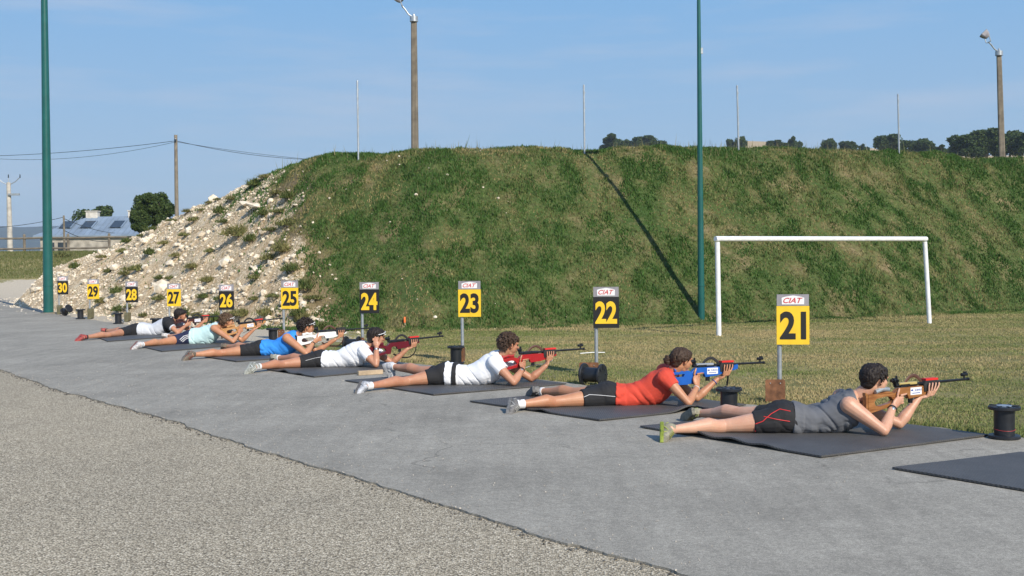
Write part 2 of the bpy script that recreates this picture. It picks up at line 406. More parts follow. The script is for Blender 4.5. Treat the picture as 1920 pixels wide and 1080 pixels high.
def gravel_attr(X, Y):
    toe = np.interp(X, TOE_X, TOE_Y)
    d = sstep(-9, 1.0, Y-toe)                   # near the foot of the bank
    side = 1-sstep(-4.6, -1.0, X+fbm(X, Y, .7, 3, 2)*1.2)
    g = np.maximum(side*(.35+.65*d), .55*np.exp(-((Y-toe+.2)/.5)**2)*(1-sstep(0, 6, X)))
    bank = sstep(.45, 1.1, bank_z(X, Y)+fbm(X, Y, .6, 3, 8)*.5)
    return np.where(Y-toe > 1.2, .0, g)*(1-bank)*.9+.0
gx = axis(-34, 30, .3, 2500); gy = axis(4, 75, .3, 3500)
ground = heights_mesh('ground', gx, gy, bank_z, M['ground'], {'gravel': gravel_attr})
tag(ground, kind='structure')
def berm_vis(X, Y):
    z = berm_z(X, Y); b = bank_z(X, Y); base = berm_base(X, Y)
    return np.where(base < -.12, b-.5, np.maximum(z, -.06+0*z))
bx = np.arange(-26, 45, .11); by = np.arange(20.5, 52, .11)
berm = heights_mesh('embankment', bx, by, berm_vis, M['berm'], {'rubble': lambda X, Y: rubble_amt(X, Y)*.85})
tag(berm, kind='structure')

# asphalt of the firing point, with a worn edge lying over the older chip-sealed road
def sheet(name, pts, z, material, thick=0.0):
    mb = MB(); tris = tessellate_polygon([[Vector((p[0], p[1], 0)) for p in pts]])
    n = len(pts); vs = [Vector((p[0], p[1], z)) for p in pts]; fs = [tuple(t) for t in tris]
    if thick:
        vs += [Vector((p[0], p[1], z-thick)) for p in pts]; fs += [(i, (i+1) % n, (i+1) % n+n, i+n) for i in range(n)]
    mb.add(vs, fs); o = mb.build(name, material, smooth=False); tag(o, kind='structure'); return o
def edge_line(pix, amp, step=.06, z=0.0):
    P = [G(*p, z=z) for p in pix]; out = []
    for a, b in zip(P, P[1:]):
        n = max(1, int((b-a).length/step)); nrm = Vector((-(b-a).y, (b-a).x, 0)).normalized()
        for i in range(n):
            p = a.lerp(b, i/n); w = float(fbm(p.x, p.y, 5.0, 5, 4))*amp; out.append(p+nrm*w)
    out.append(P[-1]); return out
seam = edge_line([(0, 695), (106, 732), (342, 797), (399, 819), (505, 852), (546, 862), (570, 874), (631, 887), (700, 911), (870, 962), (1000, 1006), (1270, 1080)], .045, .02)
d0 = (seam[0]-seam[-1]).normalized()
seam = [seam[0]+d0*37]+seam+[seam[-1]-d0*8]
field_edge = edge_line([(100, 590), (172, 601), (242, 611), (420, 635), (640, 665), (756, 681), (1062, 720), (1399, 761), (1799, 811), (1920, 825)], .10, .08)
fe_d = (field_edge[-1]-field_edge[-3]).normalized()
left_edge = edge_line([(0, 560), (40, 566), (66, 575), (78, 584), (100, 590)], .08, .15)
asph = [seam[0]]+[Vector((seam[0].x+3, seam[0].y+1.2, 0)), Vector((-22, 46.3, 0))]+left_edge[:-1]+field_edge+[field_edge[-1]+Vector((.62, -.78, 0))*14]+[seam[-1]+Vector((6, -2, 0))]+list(reversed(seam[1:]))
asphalt = sheet('asphalt', asph, .016, M['asphalt'], .011)
rq = Vector((.55, .35, 0))
road = sheet('road', [seam[0]+rq, seam[-1]+rq, seam[-1]+Vector((0, -16, 0)), (-70, -16), (-70, 62)], .004, M['chip'])
# crumbs of broken edge along the seam: part of the older surface
mb = MB()
for i in range(450):
    k = random.randrange(2, len(seam)-2); p = seam[k]; s = random.uniform(.003, .011)
    q = p+Vector((random.gauss(0, .03)-.02, random.gauss(0, .03)-.02, 0))
    mb.box((q.x, q.y, .006+s*.4), (s*random.uniform(.8, 2), s, s), Matrix.Rotation(random.random()*6, 3, 'Z') @ Matrix.Rotation(random.random(), 3, 'X'), 0, .6)
for i in range(1500):
    u_ = random.random(); k = random.randrange(2, len(seam)-2); p = seam[k]; s = random.uniform(.002, .0055); d_ = random.random()**2*3.0
    q = p+Vector((.62*d_, .78*d_, 0))
    mb.box((q.x, q.y, .018+s*.4), (s*random.uniform(.8, 2), s, s), Matrix.Rotation(random.random()*6, 3, 'Z'), 1, .6)
cr_ = mb.build('gravel_crumbs', [mat('dark_crumbs', (.11, .103, .09), .9, .4, 20), mat('grit', (.40, .36, .30), .9, .5, 20)], smooth=False); tag(cr_, 'loose asphalt crumbs scattered along the seam in the road', 'gravel', kind='stuff')

# ------------------------------------------------------------------ blades of grass
def blades(name, P, h, w, tint, lean=.35, up_bias=None):
    n = len(P); a = rng.random(n)*2*np.pi; la = rng.random(n)*2*np.pi; lm = rng.random(n)*lean*h
    wx = np.cos(a)*w/2; wy = np.sin(a)*w/2
    v = np.empty((n, 3, 3)); v[:, 0] = P; v[:, 0, 0] -= wx; v[:, 0, 1] -= wy
    v[:, 1] = P; v[:, 1, 0] += wx; v[:, 1, 1] += wy
    v[:, 2] = P; v[:, 2, 0] += np.cos(la)*lm; v[:, 2, 1] += np.sin(la)*lm; v[:, 2, 2] += h
    v[:, :2, 2] -= .01
    me = bpy.data.meshes.new(name); me.vertices.add(n*3); me.vertices.foreach_set('co', v.ravel())
    me.loops.add(n*3); me.loops.foreach_set('vertex_index', np.arange(n*3, dtype=np.int32)); me.polygons.add(n)
    me.polygons.foreach_set('loop_start', np.arange(0, n*3, 3, dtype=np.int32)); me.update(calc_edges=True)
    c = me.color_attributes.new('tint', 'FLOAT_COLOR', 'POINT'); t4 = np.ones((n, 3, 4)); t4[:, :, :3] = tint[:, None, :]
    c.data.foreach_set('color', t4.ravel()); me.materials.append(M['blade'])
    o = bpy.data.objects.new(name, me); col.objects.link(o); return o
def lerp3(a, b, t): return np.array(a)[None]*(1-t[:, None])+np.array(b)[None]*t[:, None]
# embankment grass
n = 520000
x = rng.uniform(-13, 19, n); toe = np.interp(x, TOE_X, TOE_Y); y = toe+rng.uniform(-.6, 7.5, n)**1.0
ru = rubble_amt(x, y); clump = fbm(x, y, 3.6, 5, 21)*.8+fbm(x, y, .7, 3, 22)*.25; bare = fbm(x, y, 1.0, 4, 30)
keep = (rng.random(n) < np.clip(.70+1.0*clump, .12, 1)*np.clip((1-ru)*1.25+.9*np.clip(clump+.02, 0, 1)*(ru < .93), 0, 1)*np.clip(1.15-2.2*np.clip(bare-.12, 0, 1), .12, 1)+.012)
x, y, clump, bare = x[keep], y[keep], clump[keep], bare[keep]; z = np.maximum(berm_z(x, y), 0)
h = (.025+.045*rng.random(len(x)))*(1+1.1*np.clip(clump, -.35, .5)); w = .022+.028*rng.random(len(x))
dry = np.clip(.20+1.3*bare-1.5*clump+rng.normal(0, .20, len(x)), 0, 1)
tint = lerp3((.062, .128, .028), (.30, .24, .11), dry)*(1+rng.normal(0, .20, len(x)))[:, None].clip(.4, 1.7)
tag(blades('embankment_grass', np.stack([x, y, z], 1), h, w, tint, .9), 'rough green grass growing over the embankment slope', 'grass', kind='stuff')
# tall weeds and stalks on the crest
n = 9000
x = rng.uniform(-6, 19, n); hc = np.interp(x, HC_X, HC_Y); toe = np.interp(x, TOE_X, TOE_Y); y = toe+hc/.94+rng.uniform(-1.2, 1.8, n)
z = berm_z(x, y); k = np.clip(vnoise(x, y, 1.2, 40)*1.5-.2, .1, 1.3); h = (.04+.20*rng.random(n)**2.5)*k+(rng.random(n) < .03)*.22
tint = lerp3((.10, .14, .04), (.30, .26, .13), rng.random(n))
tag(blades('crest_grass', np.stack([x, y, z], 1), h, .010+.012*rng.random(n), tint, .4), 'thin tall grass stalks along the top of the embankment', 'grass', kind='stuff')
# mown field
fe = field_edge
fx = np.array([p.x for p in fe]); fy = np.array([p.y for p in fe]); o_ = np.argsort(fx)
fx, fy = fx[o_], fy[o_]
n = 1150000
x = rng.uniform(-3.6, 16, n); y = 8+20*rng.random(n)**1.35
lim = np.interp(x, fx, fy); lim = np.where(x > fx[-1], fy[-1]-(x-fx[-1])*1.25, lim)
toe = np.interp(x, TOE_X, TOE_Y)
inview = (np.abs(x/y) < .47)
dens = np.clip(.62+1.1*fbm(x, y, 2.4, 4, 50), .1, 1)*sstep(-3.4, -1.2, x+fbm(x, y, 1.2, 3, 51))*sstep(0, .3, y-lim+.05)
keep = inview & (y > lim+.02) & (y < toe+.2) & (rng.random(n) < dens)
x, y, lim, toe = x[keep], y[keep], lim[keep], toe[keep]; n = len(x)
big = fbm(x, y, .45, 4, 60); band = fbm(x*.25, y*1.4, 1, 3, 61); near = np.exp(-(y-lim)/.35); nt_ = np.exp(-(toe-y)/1.0)
h = (.009+.016*rng.random(n))*(1+1.6*near+1.8*nt_)*(1+.5*big); w = .008+.0012*y*rng.random(n)+.005
dry = np.clip(.52+.9*big+.8*band-.45*nt_-.25*near+rng.normal(0, .24, n), 0, 1)
tint = lerp3((.17, .215, .065), (.44, .35, .18), dry)*(1+rng.normal(0, .09, n))[:, None].clip(.5, 1.6)
tag(blades('field_grass', np.stack([x, y, 0*x], 1), h, w, tint, 1.0), 'short dry mown grass on the field behind the firing line', 'grass', kind='stuff')
# left bank grass
n = 60000
x = rng.uniform(-30, -14, n); y = rng.uniform(45, 72, n); z = bank_z(x, y)
keep = (gravel_attr(x, y) < .25) & (z > berm_z(x, y)) & (np.abs(x/y) < .47); x, y, z = x[keep], y[keep], z[keep]; n = len(x)
tint = lerp3((.09, .13, .03), (.22, .20, .09), rng.random(n))
tag(blades('bank_grass', np.stack([x, y, z], 1), .05+.1*rng.random(n), .03+.03*rng.random(n), tint, .8), 'rough grass on the low bank below the wooden fence', 'grass', kind='stuff')

# ------------------------------------------------------------------ limestone rubble
def rock_mesh(seed, flat=1.0):
    rr = random.Random(seed); bm = bmesh.new(); bmesh.ops.create_icosphere(bm, subdivisions=1, radius=.5)
    for v in bm.verts:
        k = rr.uniform(.72, 1.12); v.co = Vector((v.co.x*k, v.co.y*k*rr.uniform(.8, 1), v.co.z*k*.7*flat))
    me = bpy.data.meshes.new('rubble_stone'); bm.to_mesh(me); bm.free(); return me
rocks = []
for i in range(8):
    me = rock_mesh(i, 1.0 if i < 6 else .4); me.materials.append(M['stone'] if i % 4 else M['stone_grey']); rocks.append(me)
nr = 0; tries = 0
placed = []
def put_rock(p, s, me, label, group='limestone stones on the bare end of the embankment'):
    o = bpy.data.objects.new('rubble_stone', me); col.objects.link(o); o.location = p; o.scale = (s, s, s)
    o.rotation_euler = (random.uniform(-.5, .5), random.uniform(-.5, .5), random.random()*6.28)
    tag(o, label, 'stone', group); return o
for (px, py, s, v, lab) in [(462, 387, .55, 6, 'flat pale slab high on the rubble slope, left one of two'), (482, 391, .62, 7, 'flat pale slab high on the rubble slope, right one of two'),
        (400, 370, .40, 1, 'large white boulder near the top of the rubble slope'), (216, 504, .38, 2, 'large rounded pale stone above number 29 sign'), (305, 541, .55, 5, 'large pale boulder left of number 27 sign'),
        (332, 597, .35, 3, 'pale stone low on the slope right of number 27 sign'), (425, 495, .42, 2, 'pale blocky boulder above number 26 sign'), (274, 455, .36, 5, 'pale boulder in the middle of the rubble slope')]:
    p = hit(px, py); put_rock(p+Vector((0, 0, s*.08)), s, rocks[v], lab, None)
while nr < 285 and tries < 6000:
    tries += 1; px = random.uniform(60, 640); py = random.uniform(300, 640)
    p = hit1(px, py, 0, 0)
    if p is None: continue
    if p.y > 60 or p.y < 19.5: continue
    ru = float(rubble_amt(p.x, p.y)); q = .15+1.6*max(0, float(vnoise(p.x, p.y, .7, 70))-.35)
    if random.random() > ru**2*q+.002*(p.x < 1): continue
    b = float(berm_z(p.x, p.y))
    if p.y < np.interp(p.x, [-30, -12.2, -8.2, -1.4, .6, 4], [46, 30.7, 24.9, 15.2, 12.5, 8])+.7 or p.x < -19: continue
    if b < .05 and (random.random() < .6 or p.y < 21.5): continue
    s = random.uniform(.10, .19)*(1+.7*random.random()**4)*p.y/26
    nr += 1; put_rock(p+Vector((0, 0, s*.05)), s, random.choice(rocks), 'pale limestone stone lying on the bare end of the embankment')
# the countless smaller ones
base = [(np.array([v.co[:] for v in me.vertices]), np.array([p.vertices[:] for p in me.polygons])) for me in rocks[:6]]
n = 40000; X = rng.uniform(-22, 1.5, n); toe = np.interp(X, TOE_X, TOE_Y); Y = toe+rng.uniform(-2.2, 7.2, n)
ru = rubble_amt(X, Y); pk = ru*np.clip(.15+2.4*(vnoise(X, Y, .55, 80)*.6+vnoise(X, Y, 1.7, 81)*.4-.34), .03, 1)+.012*np.exp(-((X+2)/3)**2); kp = (rng.random(n) < pk) & ~((Y < toe-.5) & (rng.random(n) < .88))
X, Y = X[kp], Y[kp]; Z = np.maximum(berm_z(X, Y), 0); lim = np.interp(X, fx, fy); kp = Y > lim+.35; X, Y, Z = X[kp], Y[kp], Z[kp]
S = .020+.065*rng.random(len(X))**2.8
vs = []; fs = []; mi = []; off = 0
for i in range(len(X)):
    bv, bf = base[i % 6]; a = rng.random()*6.28; c_, s_ = math.cos(a), math.sin(a)
    v = bv*S[i]*1.25; v = np.stack([v[:, 0]*c_-v[:, 1]*s_, v[:, 0]*s_+v[:, 1]*c_, v[:, 2]], 1)+[X[i], Y[i], Z[i]+.008]
    vs.append(v); fs.append(bf+off); off += len(bv); mi += [1 if rng.random() < .3 else 0]*len(bf)
me = bpy.data.meshes.new('small_rubble'); me.from_pydata(np.concatenate(vs).tolist(), [], np.concatenate(fs).tolist())
me.materials.append(M['stone']); me.materials.append(M['stone_grey']); me.polygons.foreach_set('material_index', mi)
o = bpy.data.objects.new('small_rubble', me); col.objects.link(o); tag(o, 'countless small pale limestone fragments strewn over the embankment end', 'rubble', kind='stuff')
print('rocks', nr, len(X))

# ------------------------------------------------------------------ weeds on the rubble
def weed_mesh(seed, tall):
    g = np.random.default_rng(seed); n = 420
    r = g.random(n)**.7*.5*(.6+.4*g.random(n)); a = g.random(n)*6.28; P = np.stack([r*np.cos(a), r*np.sin(a), .02+g.random(n)*.35*(1-r*1.5).clip(.1, 1)*tall], 1)
    h = (.10+.26*g.random(n)**1.5)*tall; w = .035+.035*g.random(n)
    t = lerp3((.065, .12, .028), (.25, .22, .09), (g.random(n)*.7+(seed % 3)*.22).clip(0, 1))*(1+g.normal(0, .2, n))[:, None].clip(.5, 1.6)
    o = blades('weed_clump', P, h, w, t, 1.2); me = o.data; bpy.data.objects.remove(o); return me
wm = [weed_mesh(100+i, .8+.25*(i % 3)) for i in range(6)]
weeds = [(560, 640, .7), (452, 322, .7), (480, 345, .8), (470, 300, .6), (500, 330, .8), (412, 398, .8), (365, 412, .6), (352, 395, .6), (285, 430, .6), (540, 420, .9), (530, 470, .9), (548, 505, .8), (515, 555, .8), (500, 590, .8), (570, 540, .9), (478, 560, .6), (372, 590, .6), (405, 600, .7), (270, 590, .5), (330, 478, .5), (300, 520, .5), (230, 470, .5), (205, 450, .6), (540, 370, 1.0), (525, 395, .9), (570, 600, .8), (600, 620, .9), (408, 372, .55), (436, 372, .8), (458, 342, .7), (378, 392, .5), (392, 378, .45), (300, 400, .8), (340, 380, .7), (262, 415, .7), (238, 452, .5), (322, 412, .55), (447, 440, 1.0), (470, 450, .7),
         (258, 505, .95), (236, 512, .7), (220, 548, .55), (320, 520, .5), (390, 525, .7), (383, 556, .6), (204, 508, .5), (505, 485, .7), (495, 400, .8), (510, 430, .8), (150, 453, 1.2), (175, 450, .8), (118, 478, .8),
         (193, 480, .5), (280, 475, .5), (350, 440, .6), (360, 500, .7), (415, 560, .6), (300, 560, .6), (190, 565, .6), (225, 580, .6), (245, 573, .7), (440, 590, .6), (345, 590, .7), (480, 520, .7), (520, 360, .8), (140, 500, .5), (265, 440, .4), (310, 455, .5), (420, 415, .5), (395, 470, .5), (455, 590, .8), (560, 590, .8), (590, 560, .8)]
for i, (px, py, s) in enumerate(weeds):
    p = hit1(px, py+4, 0, 0)
    if p is None: continue
    o = bpy.data.objects.new('weed_clump', wm[i % 6]); col.objects.link(o); o.location = p; s *= (.60 if py > 400 else .45)*p.y/27
    o.scale = (s*(1.1+.5*((i*7) % 5)/5), s, s*(.55+.5*((i*3) % 4)/4)); o.rotation_euler = (0, 0, i*1.7)
    tag(o, 'low green weed clump growing among the pale stones', 'weed', 'weed clumps on the rubble slope')
# ------------------------------------------------------------------ far country
def hill(name, pts, depth, material, zb=-5, back=400):
    # pts: list of (px, py) skyline at given distance; a rounded ridge with a front slope
    xs = np.linspace(pts[0][0], pts[-1][0], 90); ys = np.interp(xs, [p[0] for p in pts], [p[1] for p in pts])
    top = [at(a, b, depth) for a, b in zip(xs, ys)]
    rows = []
    for k in range(14):
        u = k/13; f = u**1.25
        rows.append([Vector((t.x, depth*(.55+.45*u), zb+(t.z-zb)*f+float(fbm(t.x*.02, u*4, 1, 4, 77))*t.z*.06*(1-u))) for t in top])
    rows.append([Vector((t.x*1.3, depth+back, t.z*.5)) for t in top])
    mb = MB(); n = len(xs); mb.add([v for r in rows for v in r], [(i*n+j, i*n+j+1, i*n+j+1+n, i*n+j+n) for i in range(len(rows)-1) for j in range(n-1)])
    o = mb.build(name, material, sharp=0); tag(o, kind='structure'); return o
M['stubble'] = mat('stubble_field', (.42, .32, .19), .95, .15, .05)
M['forest'] = mat('distant_forest', (.035, .055, .035), .95, .35, .03)
hill('hill', [(1050, 300), (1200, 285), (1370, 280), (1395, 264), (1450, 266), (1490, 277), (1600, 283), (1615, 277), (1640, 278), (1660, 284), (1700, 290), (1780, 292), (2100, 290)], 420, M['stubble'], 0, 300)
hill('far_hills', [(-600, 415), (-200, 420), (0, 424), (40, 426), (120, 423), (300, 428), (500, 440), (900, 452), (1400, 450), (2400, 430)], 2600, M['forest'], 0, 900)

# trees: trunk and limbs plus a crown of many leaf faces gathered in clumps
def tree_meshes(seed, squat=1.0):
    g = np.random.default_rng(seed); rr = random.Random(seed)
    lobes = [(0, 0, .50, .33)]
    for i in range(13):
        a = rr.random()*6.28; d = rr.uniform(.14, .36); lobes.append((d*math.cos(a)*squat, d*math.sin(a)*squat, rr.uniform(.22, .80), rr.uniform(.12, .21)))
    P = []; 
    for (x, y, z, r) in lobes:
        n = int(5200*r); v = g.normal(size=(n, 3)); v /= np.linalg.norm(v, axis=1)[:, None]; rad = r*(.55+.5*g.random(n)**.5)*(1+.25*np.sin(v[:, 0]*5+seed)*np.cos(v[:, 1]*4))
        P.append(v*rad[:, None]*[1, 1, .8]+[x, y, z])
    P = np.concatenate(P); P = P[P[:, 2] > .03]; n = len(P)
    s = .020+.022*g.random(n); u = g.normal(size=(n, 3)); u /= np.linalg.norm(u, axis=1)[:, None]; w = np.cross(u, g.normal(size=(n, 3))); w /= np.linalg.norm(w, axis=1)[:, None]
    v = np.stack([P-u*s[:, None], P+w*s[:, None]*.6, P+u*s[:, None], P-w*s[:, None]*.6], 1)
    me = bpy.data.meshes.new('crown'); me.vertices.add(n*4); me.vertices.foreach_set('co', v.ravel()); me.loops.add(n*4); me.loops.foreach_set('vertex_index', np.arange(n*4, dtype=np.int32))
    me.polygons.add(n); me.polygons.foreach_set('loop_start', np.arange(0, n*4, 4, dtype=np.int32)); me.update(calc_edges=True)
    t = lerp3((.030, .060, .016), (.095, .135, .038), g.random(n)); c = me.color_attributes.new('tint', 'FLOAT_COLOR', 'POINT'); t4 = np.ones((n, 4, 4)); t4[:, :, :3] = t[:, None, :]
    c.data.foreach_set('color', t4.ravel()); me.materials.append(M['blade'])
    mb = MB(); mb.chain([((0, 0, -.1), .035), ((.01, 0, .25), .026), ((0, .01, .55), .014)], 8)
    for i in range(6):
        a = i*1.05; mb.cap((0, 0, .22+.04*i), .014, (.22*math.cos(a), .22*math.sin(a), .45+.05*i), .005, 6)
    o = mb.build('trunk', M['wood_pole']); tm = o.data; bpy.data.objects.remove(o); return me, tm
tv = [tree_meshes(200+i, 1.0+.25*(i % 3)) for i in range(4)]
def tree(px, ytop, ybase, D, wpx, label, v=0, group=None):
    p = at(px, ybase, D); hgt = at(px, ytop, D).z-p.z; wid = wpx*D/F_PX
    e = empty('tree', p, v*1.3); me, tm = tv[v % 4]
    sc = (wid/.95, wid/.95, hgt/.93)
    for nm, ms in (('trunk', tm), ('crown', me)):
        o = bpy.data.objects.new(nm, ms); col.objects.link(o); o.parent = e; o.scale = sc
    tag(e, label, 'tree', group)
tree(174, 379, 452, 165, 96, 'round dark tree behind the grey metal roof', 0)
tree(292, 356, 436, 75, 70, 'dark bushy tree beside the wooden power pole', 1)
tree(262, 388, 440, 74, 44, 'low dark bush just left of the tree by the power pole', 3)
tree(1152, 252, 290, 410, 48, 'round skyline tree, left one of the pair left of the slim green mast', 2)
tree(1214, 253, 290, 410, 60, 'small round far tree on the skyline, nearest left of the slim green mast', 1)
tree(1388, 252, 285, 400, 30, 'small skyline tree right behind the steel pole above the goal', 0)
tree(1369, 258, 285, 402, 16, 'tiny skyline bush just right of the green mast', 3)
tree(1488, 256, 290, 400, 24, 'small thin skyline tree standing alone above low bushes', 2)
tree(1455, 262, 282, 395, 40, 'low skyline bush on the edge of the stubble field', 1)
tree(1553, 256, 288, 380, 36, 'small dark skyline tree, left one of a touching pair', 0)
tree(1590, 262, 290, 380, 36, 'small dark skyline bush, right one of a touching pair', 3)
tree(1618, 270, 290, 380, 18, 'tiniest dark bush right of the touching pair', 2)
tree(1668, 250, 296, 330, 66, 'broad dark tree behind the right thin steel pole', 1)
tree(1725, 255, 296, 330, 60, 'broad dark tree right of the rightmost thin steel pole', 0)
tree(1765, 272, 296, 330, 30, 'low bush between the broad tree and the large dark grove', 2)
tree(1812, 248, 300, 260, 70, 'leftmost tree of the large dark grove by the right floodlight post', 3)
tree(1850, 238, 300, 262, 74, 'tallest tree of the dark grove, left of the right floodlight post', 1)
tree(1893, 238, 300, 264, 76, 'tree of the dark grove just right of the floodlight post', 0)
tree(1935, 240, 300, 262, 80, 'tree of the dark grove cut by the right frame edge', 2)

# farm building with blue-grey metal roof
D = 125; s_ = D/F_PX
a = at(62, 470, D); b = at(330, 470, D); zt = at(150, 403, D).z; ze = at(150, 441, D).z; z0 = a.z-1.5
bld = empty('building', ((a.x+b.x)/2, D+5, z0)); W = b.x-a.x; Hh = ze-z0; RH = zt-ze
M['roof'] = mat('blue_grey_metal_roof', (.20, .26, .33), .7, .15, .6)
M['wall'] = mat('rubble_stone_wall', (.36, .33, .28), .9, .3, 1.5)
M['dark_glass'] = mat('dark_glass', (.03, .04, .05), .2, .1, 2)
mb = MB(); mb.box((0, 0, Hh/2), (W-1.2, 9, Hh)); mb.build('wall', M['wall'], bld, False)
mb = MB(); hw = W/2; e = .6
mb.add([(-hw, -5, Hh), (hw, -5, Hh), (hw, 5, Hh), (-hw, 5, Hh), (-hw+4.2, 0, Hh+RH), (hw-1, 0, Hh+RH),
        (-hw, -5, Hh-.15), (hw, -5, Hh-.15), (hw, 5, Hh-.15), (-hw, 5, Hh-.15)],
       [(0, 1, 5, 4), (1, 2, 5), (2, 3, 4, 5), (3, 0, 4), (6, 7, 1, 0), (7, 8, 2, 1), (8, 9, 3, 2), (9, 6, 0, 3), (9, 8, 7, 6)])
roof = mb.build('roof', M['roof'], bld, False)
mb = MB()
for i in range(int(W/.6)):
    x0 = -hw+2.4+i*.6
    if x0 < hw-1: mb.box((max(x0, -hw+.3), -2.5, Hh+RH*.5+.03), (.05, 5.2, .05), Matrix.Rotation(math.atan2(RH, 5), 3, 'X'))
mb.build('roof_seams', M['roof'], roof, False)
for px in (143, 225):
    p = at(px, 412, D); mb = MB(); mb.box((p.x-bld.location.x, 0, Hh+RH+.15), (1.3, .8, .8)); mb.box((p.x-bld.location.x, 0, Hh+RH+.60), (1.45, 1.0, .10)); mb.build('chimney', mat('whitewashed_chimney', (.55, .52, .46), .9, .2, 2), roof, False)
for px in (110, 150, 206):
    p = at(px, 423, D); zc = Hh+RH*.5; mb = MB(); rm = Matrix.Rotation(math.atan2(RH, 5), 3, 'X')
    mb.box((p.x-bld.location.x, -2.45, zc+.12), (1.2, 1.9, .14), rm); w_ = mb.build('skylight', M['dark_glass'], roof, False)
    mb = MB(); mb.box((p.x-bld.location.x-.66, -2.45, zc+.13), (.12, 2.0, .2), rm); mb.box((p.x-bld.location.x+.66, -2.45, zc+.13), (.12, 2.0, .2), rm); mb.build('frame', M['roof'], w_, False)
for px in (88, 116):
    p = at(px, 458, D); mb = MB(); mb.box((p.x-bld.location.x, -4.52, Hh*.55), (1.2, .1, 1.3)); mb.build('window', M['dark_glass'], bld, False)
tag(bld, 'low stone farm building with blue-grey metal roof and skylights', 'building')

# wooden rail fence
fe_y = 67.0; fz = float(bank_z(-25, fe_y))
fence = empty('rail_fence', (at(60, 470, fe_y).x, fe_y, fz)); mbp = None
ox = fence.location.x
M['grey_wood'] = mat('greyed_fence_wood', (.17, .145, .11), .9, .25, 3)
for px in (-42, 46, 128, 205):
    mb = MB(); x0 = at(px, 470, fe_y).x-ox; hgt = 1.05; mb.cap((x0, 0, -.2), .085, (x0, 0, hgt), .08, 8); mb.build('post', M['grey_wood'], fence)
xa = at(-60, 470, fe_y).x-ox; xb = at(240, 470, fe_y).x-ox
for zz in (.28, .88):
    mb = MB(); mb.tube([(xa+(xb-xa)*i/8, -.06, zz+.02*math.sin(i*2)) for i in range(9)], .055, 8); mb.build('rail', M['grey_wood'], fence)
tag(fence, 'greyed wooden two-rail fence on the bank in front of the farm building', 'fence')

# utility poles and wires
def pole_between(name, px1, y1, px0, y0, D, r1, r0, material, label, cat, zfoot=None, n=14):
    p0 = at(px0, y0, D); p1 = at(px1, y1, D)
    if zfoot is not None: p0 = p0.lerp(p1, 0); p0 = p0+(p0-p1)*((p0.z-zfoot)/(p1.z-p0.z))
    root = empty(name, p0); mb = MB(); d = p1-p0
    mb.tube([d*(i/6) for i in range(7)], [r0+(r1-r0)*i/6 for i in range(7)], n); mb.build('pole', material, root); tag(root, label, cat); return root, d
D = 95
cp, d = pole_between('utility_pole', 16, 342, 19, 470, D, .16, .24, mat('pale_concrete', (.46, .43, .38), .9, .2, 3), 'pale concrete utility pole with a forked crossarm at the left edge', 'utility pole', 1.5)
mb = MB()
for sx in (-1, 1): mb.tube([d+Vector((0, 0, -.25)), d+Vector((sx*.55, 0, .05)), d+Vector((sx*.95, 0, .42))], .035, 6)
mb.tube([d+Vector((0, 0, 0)), d+Vector((0, 0, .42))], .03, 6); mb.build('crossarm', M['galv'], cp)
for sx in (-.95, 0, .95):
    mb = MB(); mb.cap(d+Vector((sx, 0, .40)), .05, d+Vector((sx, 0, .62)), .04, 8); mb.build('insulator', M['dark_glass'], cp)
mb = MB(); mb.box(d+Vector((.5, -.2, -1.0)), (.9, .2, .16)); mb.build('bracket', M['galv'], cp, False)
wp, wd = pole_between('power_pole', 329.5, 253, 331, 372, 62, .085, .12, M['wood_pole'], 'brown wooden power pole rising behind the rubble slope', 'utility pole', 1.5)
mb = MB(); mb.cap(wd+Vector((0, -.1, -.22)), .05, wd+Vector((0, -.1, -.35)), .06, 8); mb.build('insulator', M['dark_glass'], wp)
sp, sd = pole_between('utility_pole', 119.5, 404, 121, 470, 84, .07, .09, M['concrete'], 'short slim pale pole in front of the farm roof', 'utility pole', 1.5, 8)
def wire(pts, label, r=.012, sag=.3):
    A = [Vector(p) for p in pts]; mb = MB(); P = []
    for a, b in zip(A, A[1:]):
        for i in range(12):
            u = i/12; P.append(a.lerp(b, u)+Vector((0, 0, -sag*4*u*(1-u))))
    P.append(A[-1]); mb.tube([p-A[0] for p in P], r, 5); o = mb.build('power_line', M['black']); o.location = A[0]; tag(o, label, 'wire'); return o
tp = at(330, 264, 62)
wire([at(-150, 296, 75), at(0, 292, 70), tp], 'upper dark power line running left from the wooden power pole', .014, .12)
wire([at(-150, 303, 75), at(0, 298, 70), at(330, 266, 62.1)], 'lower thin power line running left from the wooden power pole', .010, .35)
wire([tp, at(620, 300, 66)], 'upper power line running right from the wooden pole to behind the embankment', .013, .25)
wire([at(331, 266, 62.2), at(620, 302, 67)], 'thin second power line running right from the wooden pole', .010, .1)
wire([at(-40, 427, 90), at(120, 407, 84)], 'thin dark cable from the left to the short slim pole', .02, .2)
wire([at(120, 410, 84), at(215, 437, 119)], 'dark cable from the short slim pole to the farm roof', .025, .2)
wire([at(120, 432, 84), at(205, 452, 110)], 'lowest dark cable from the short slim pole', .025, .3)

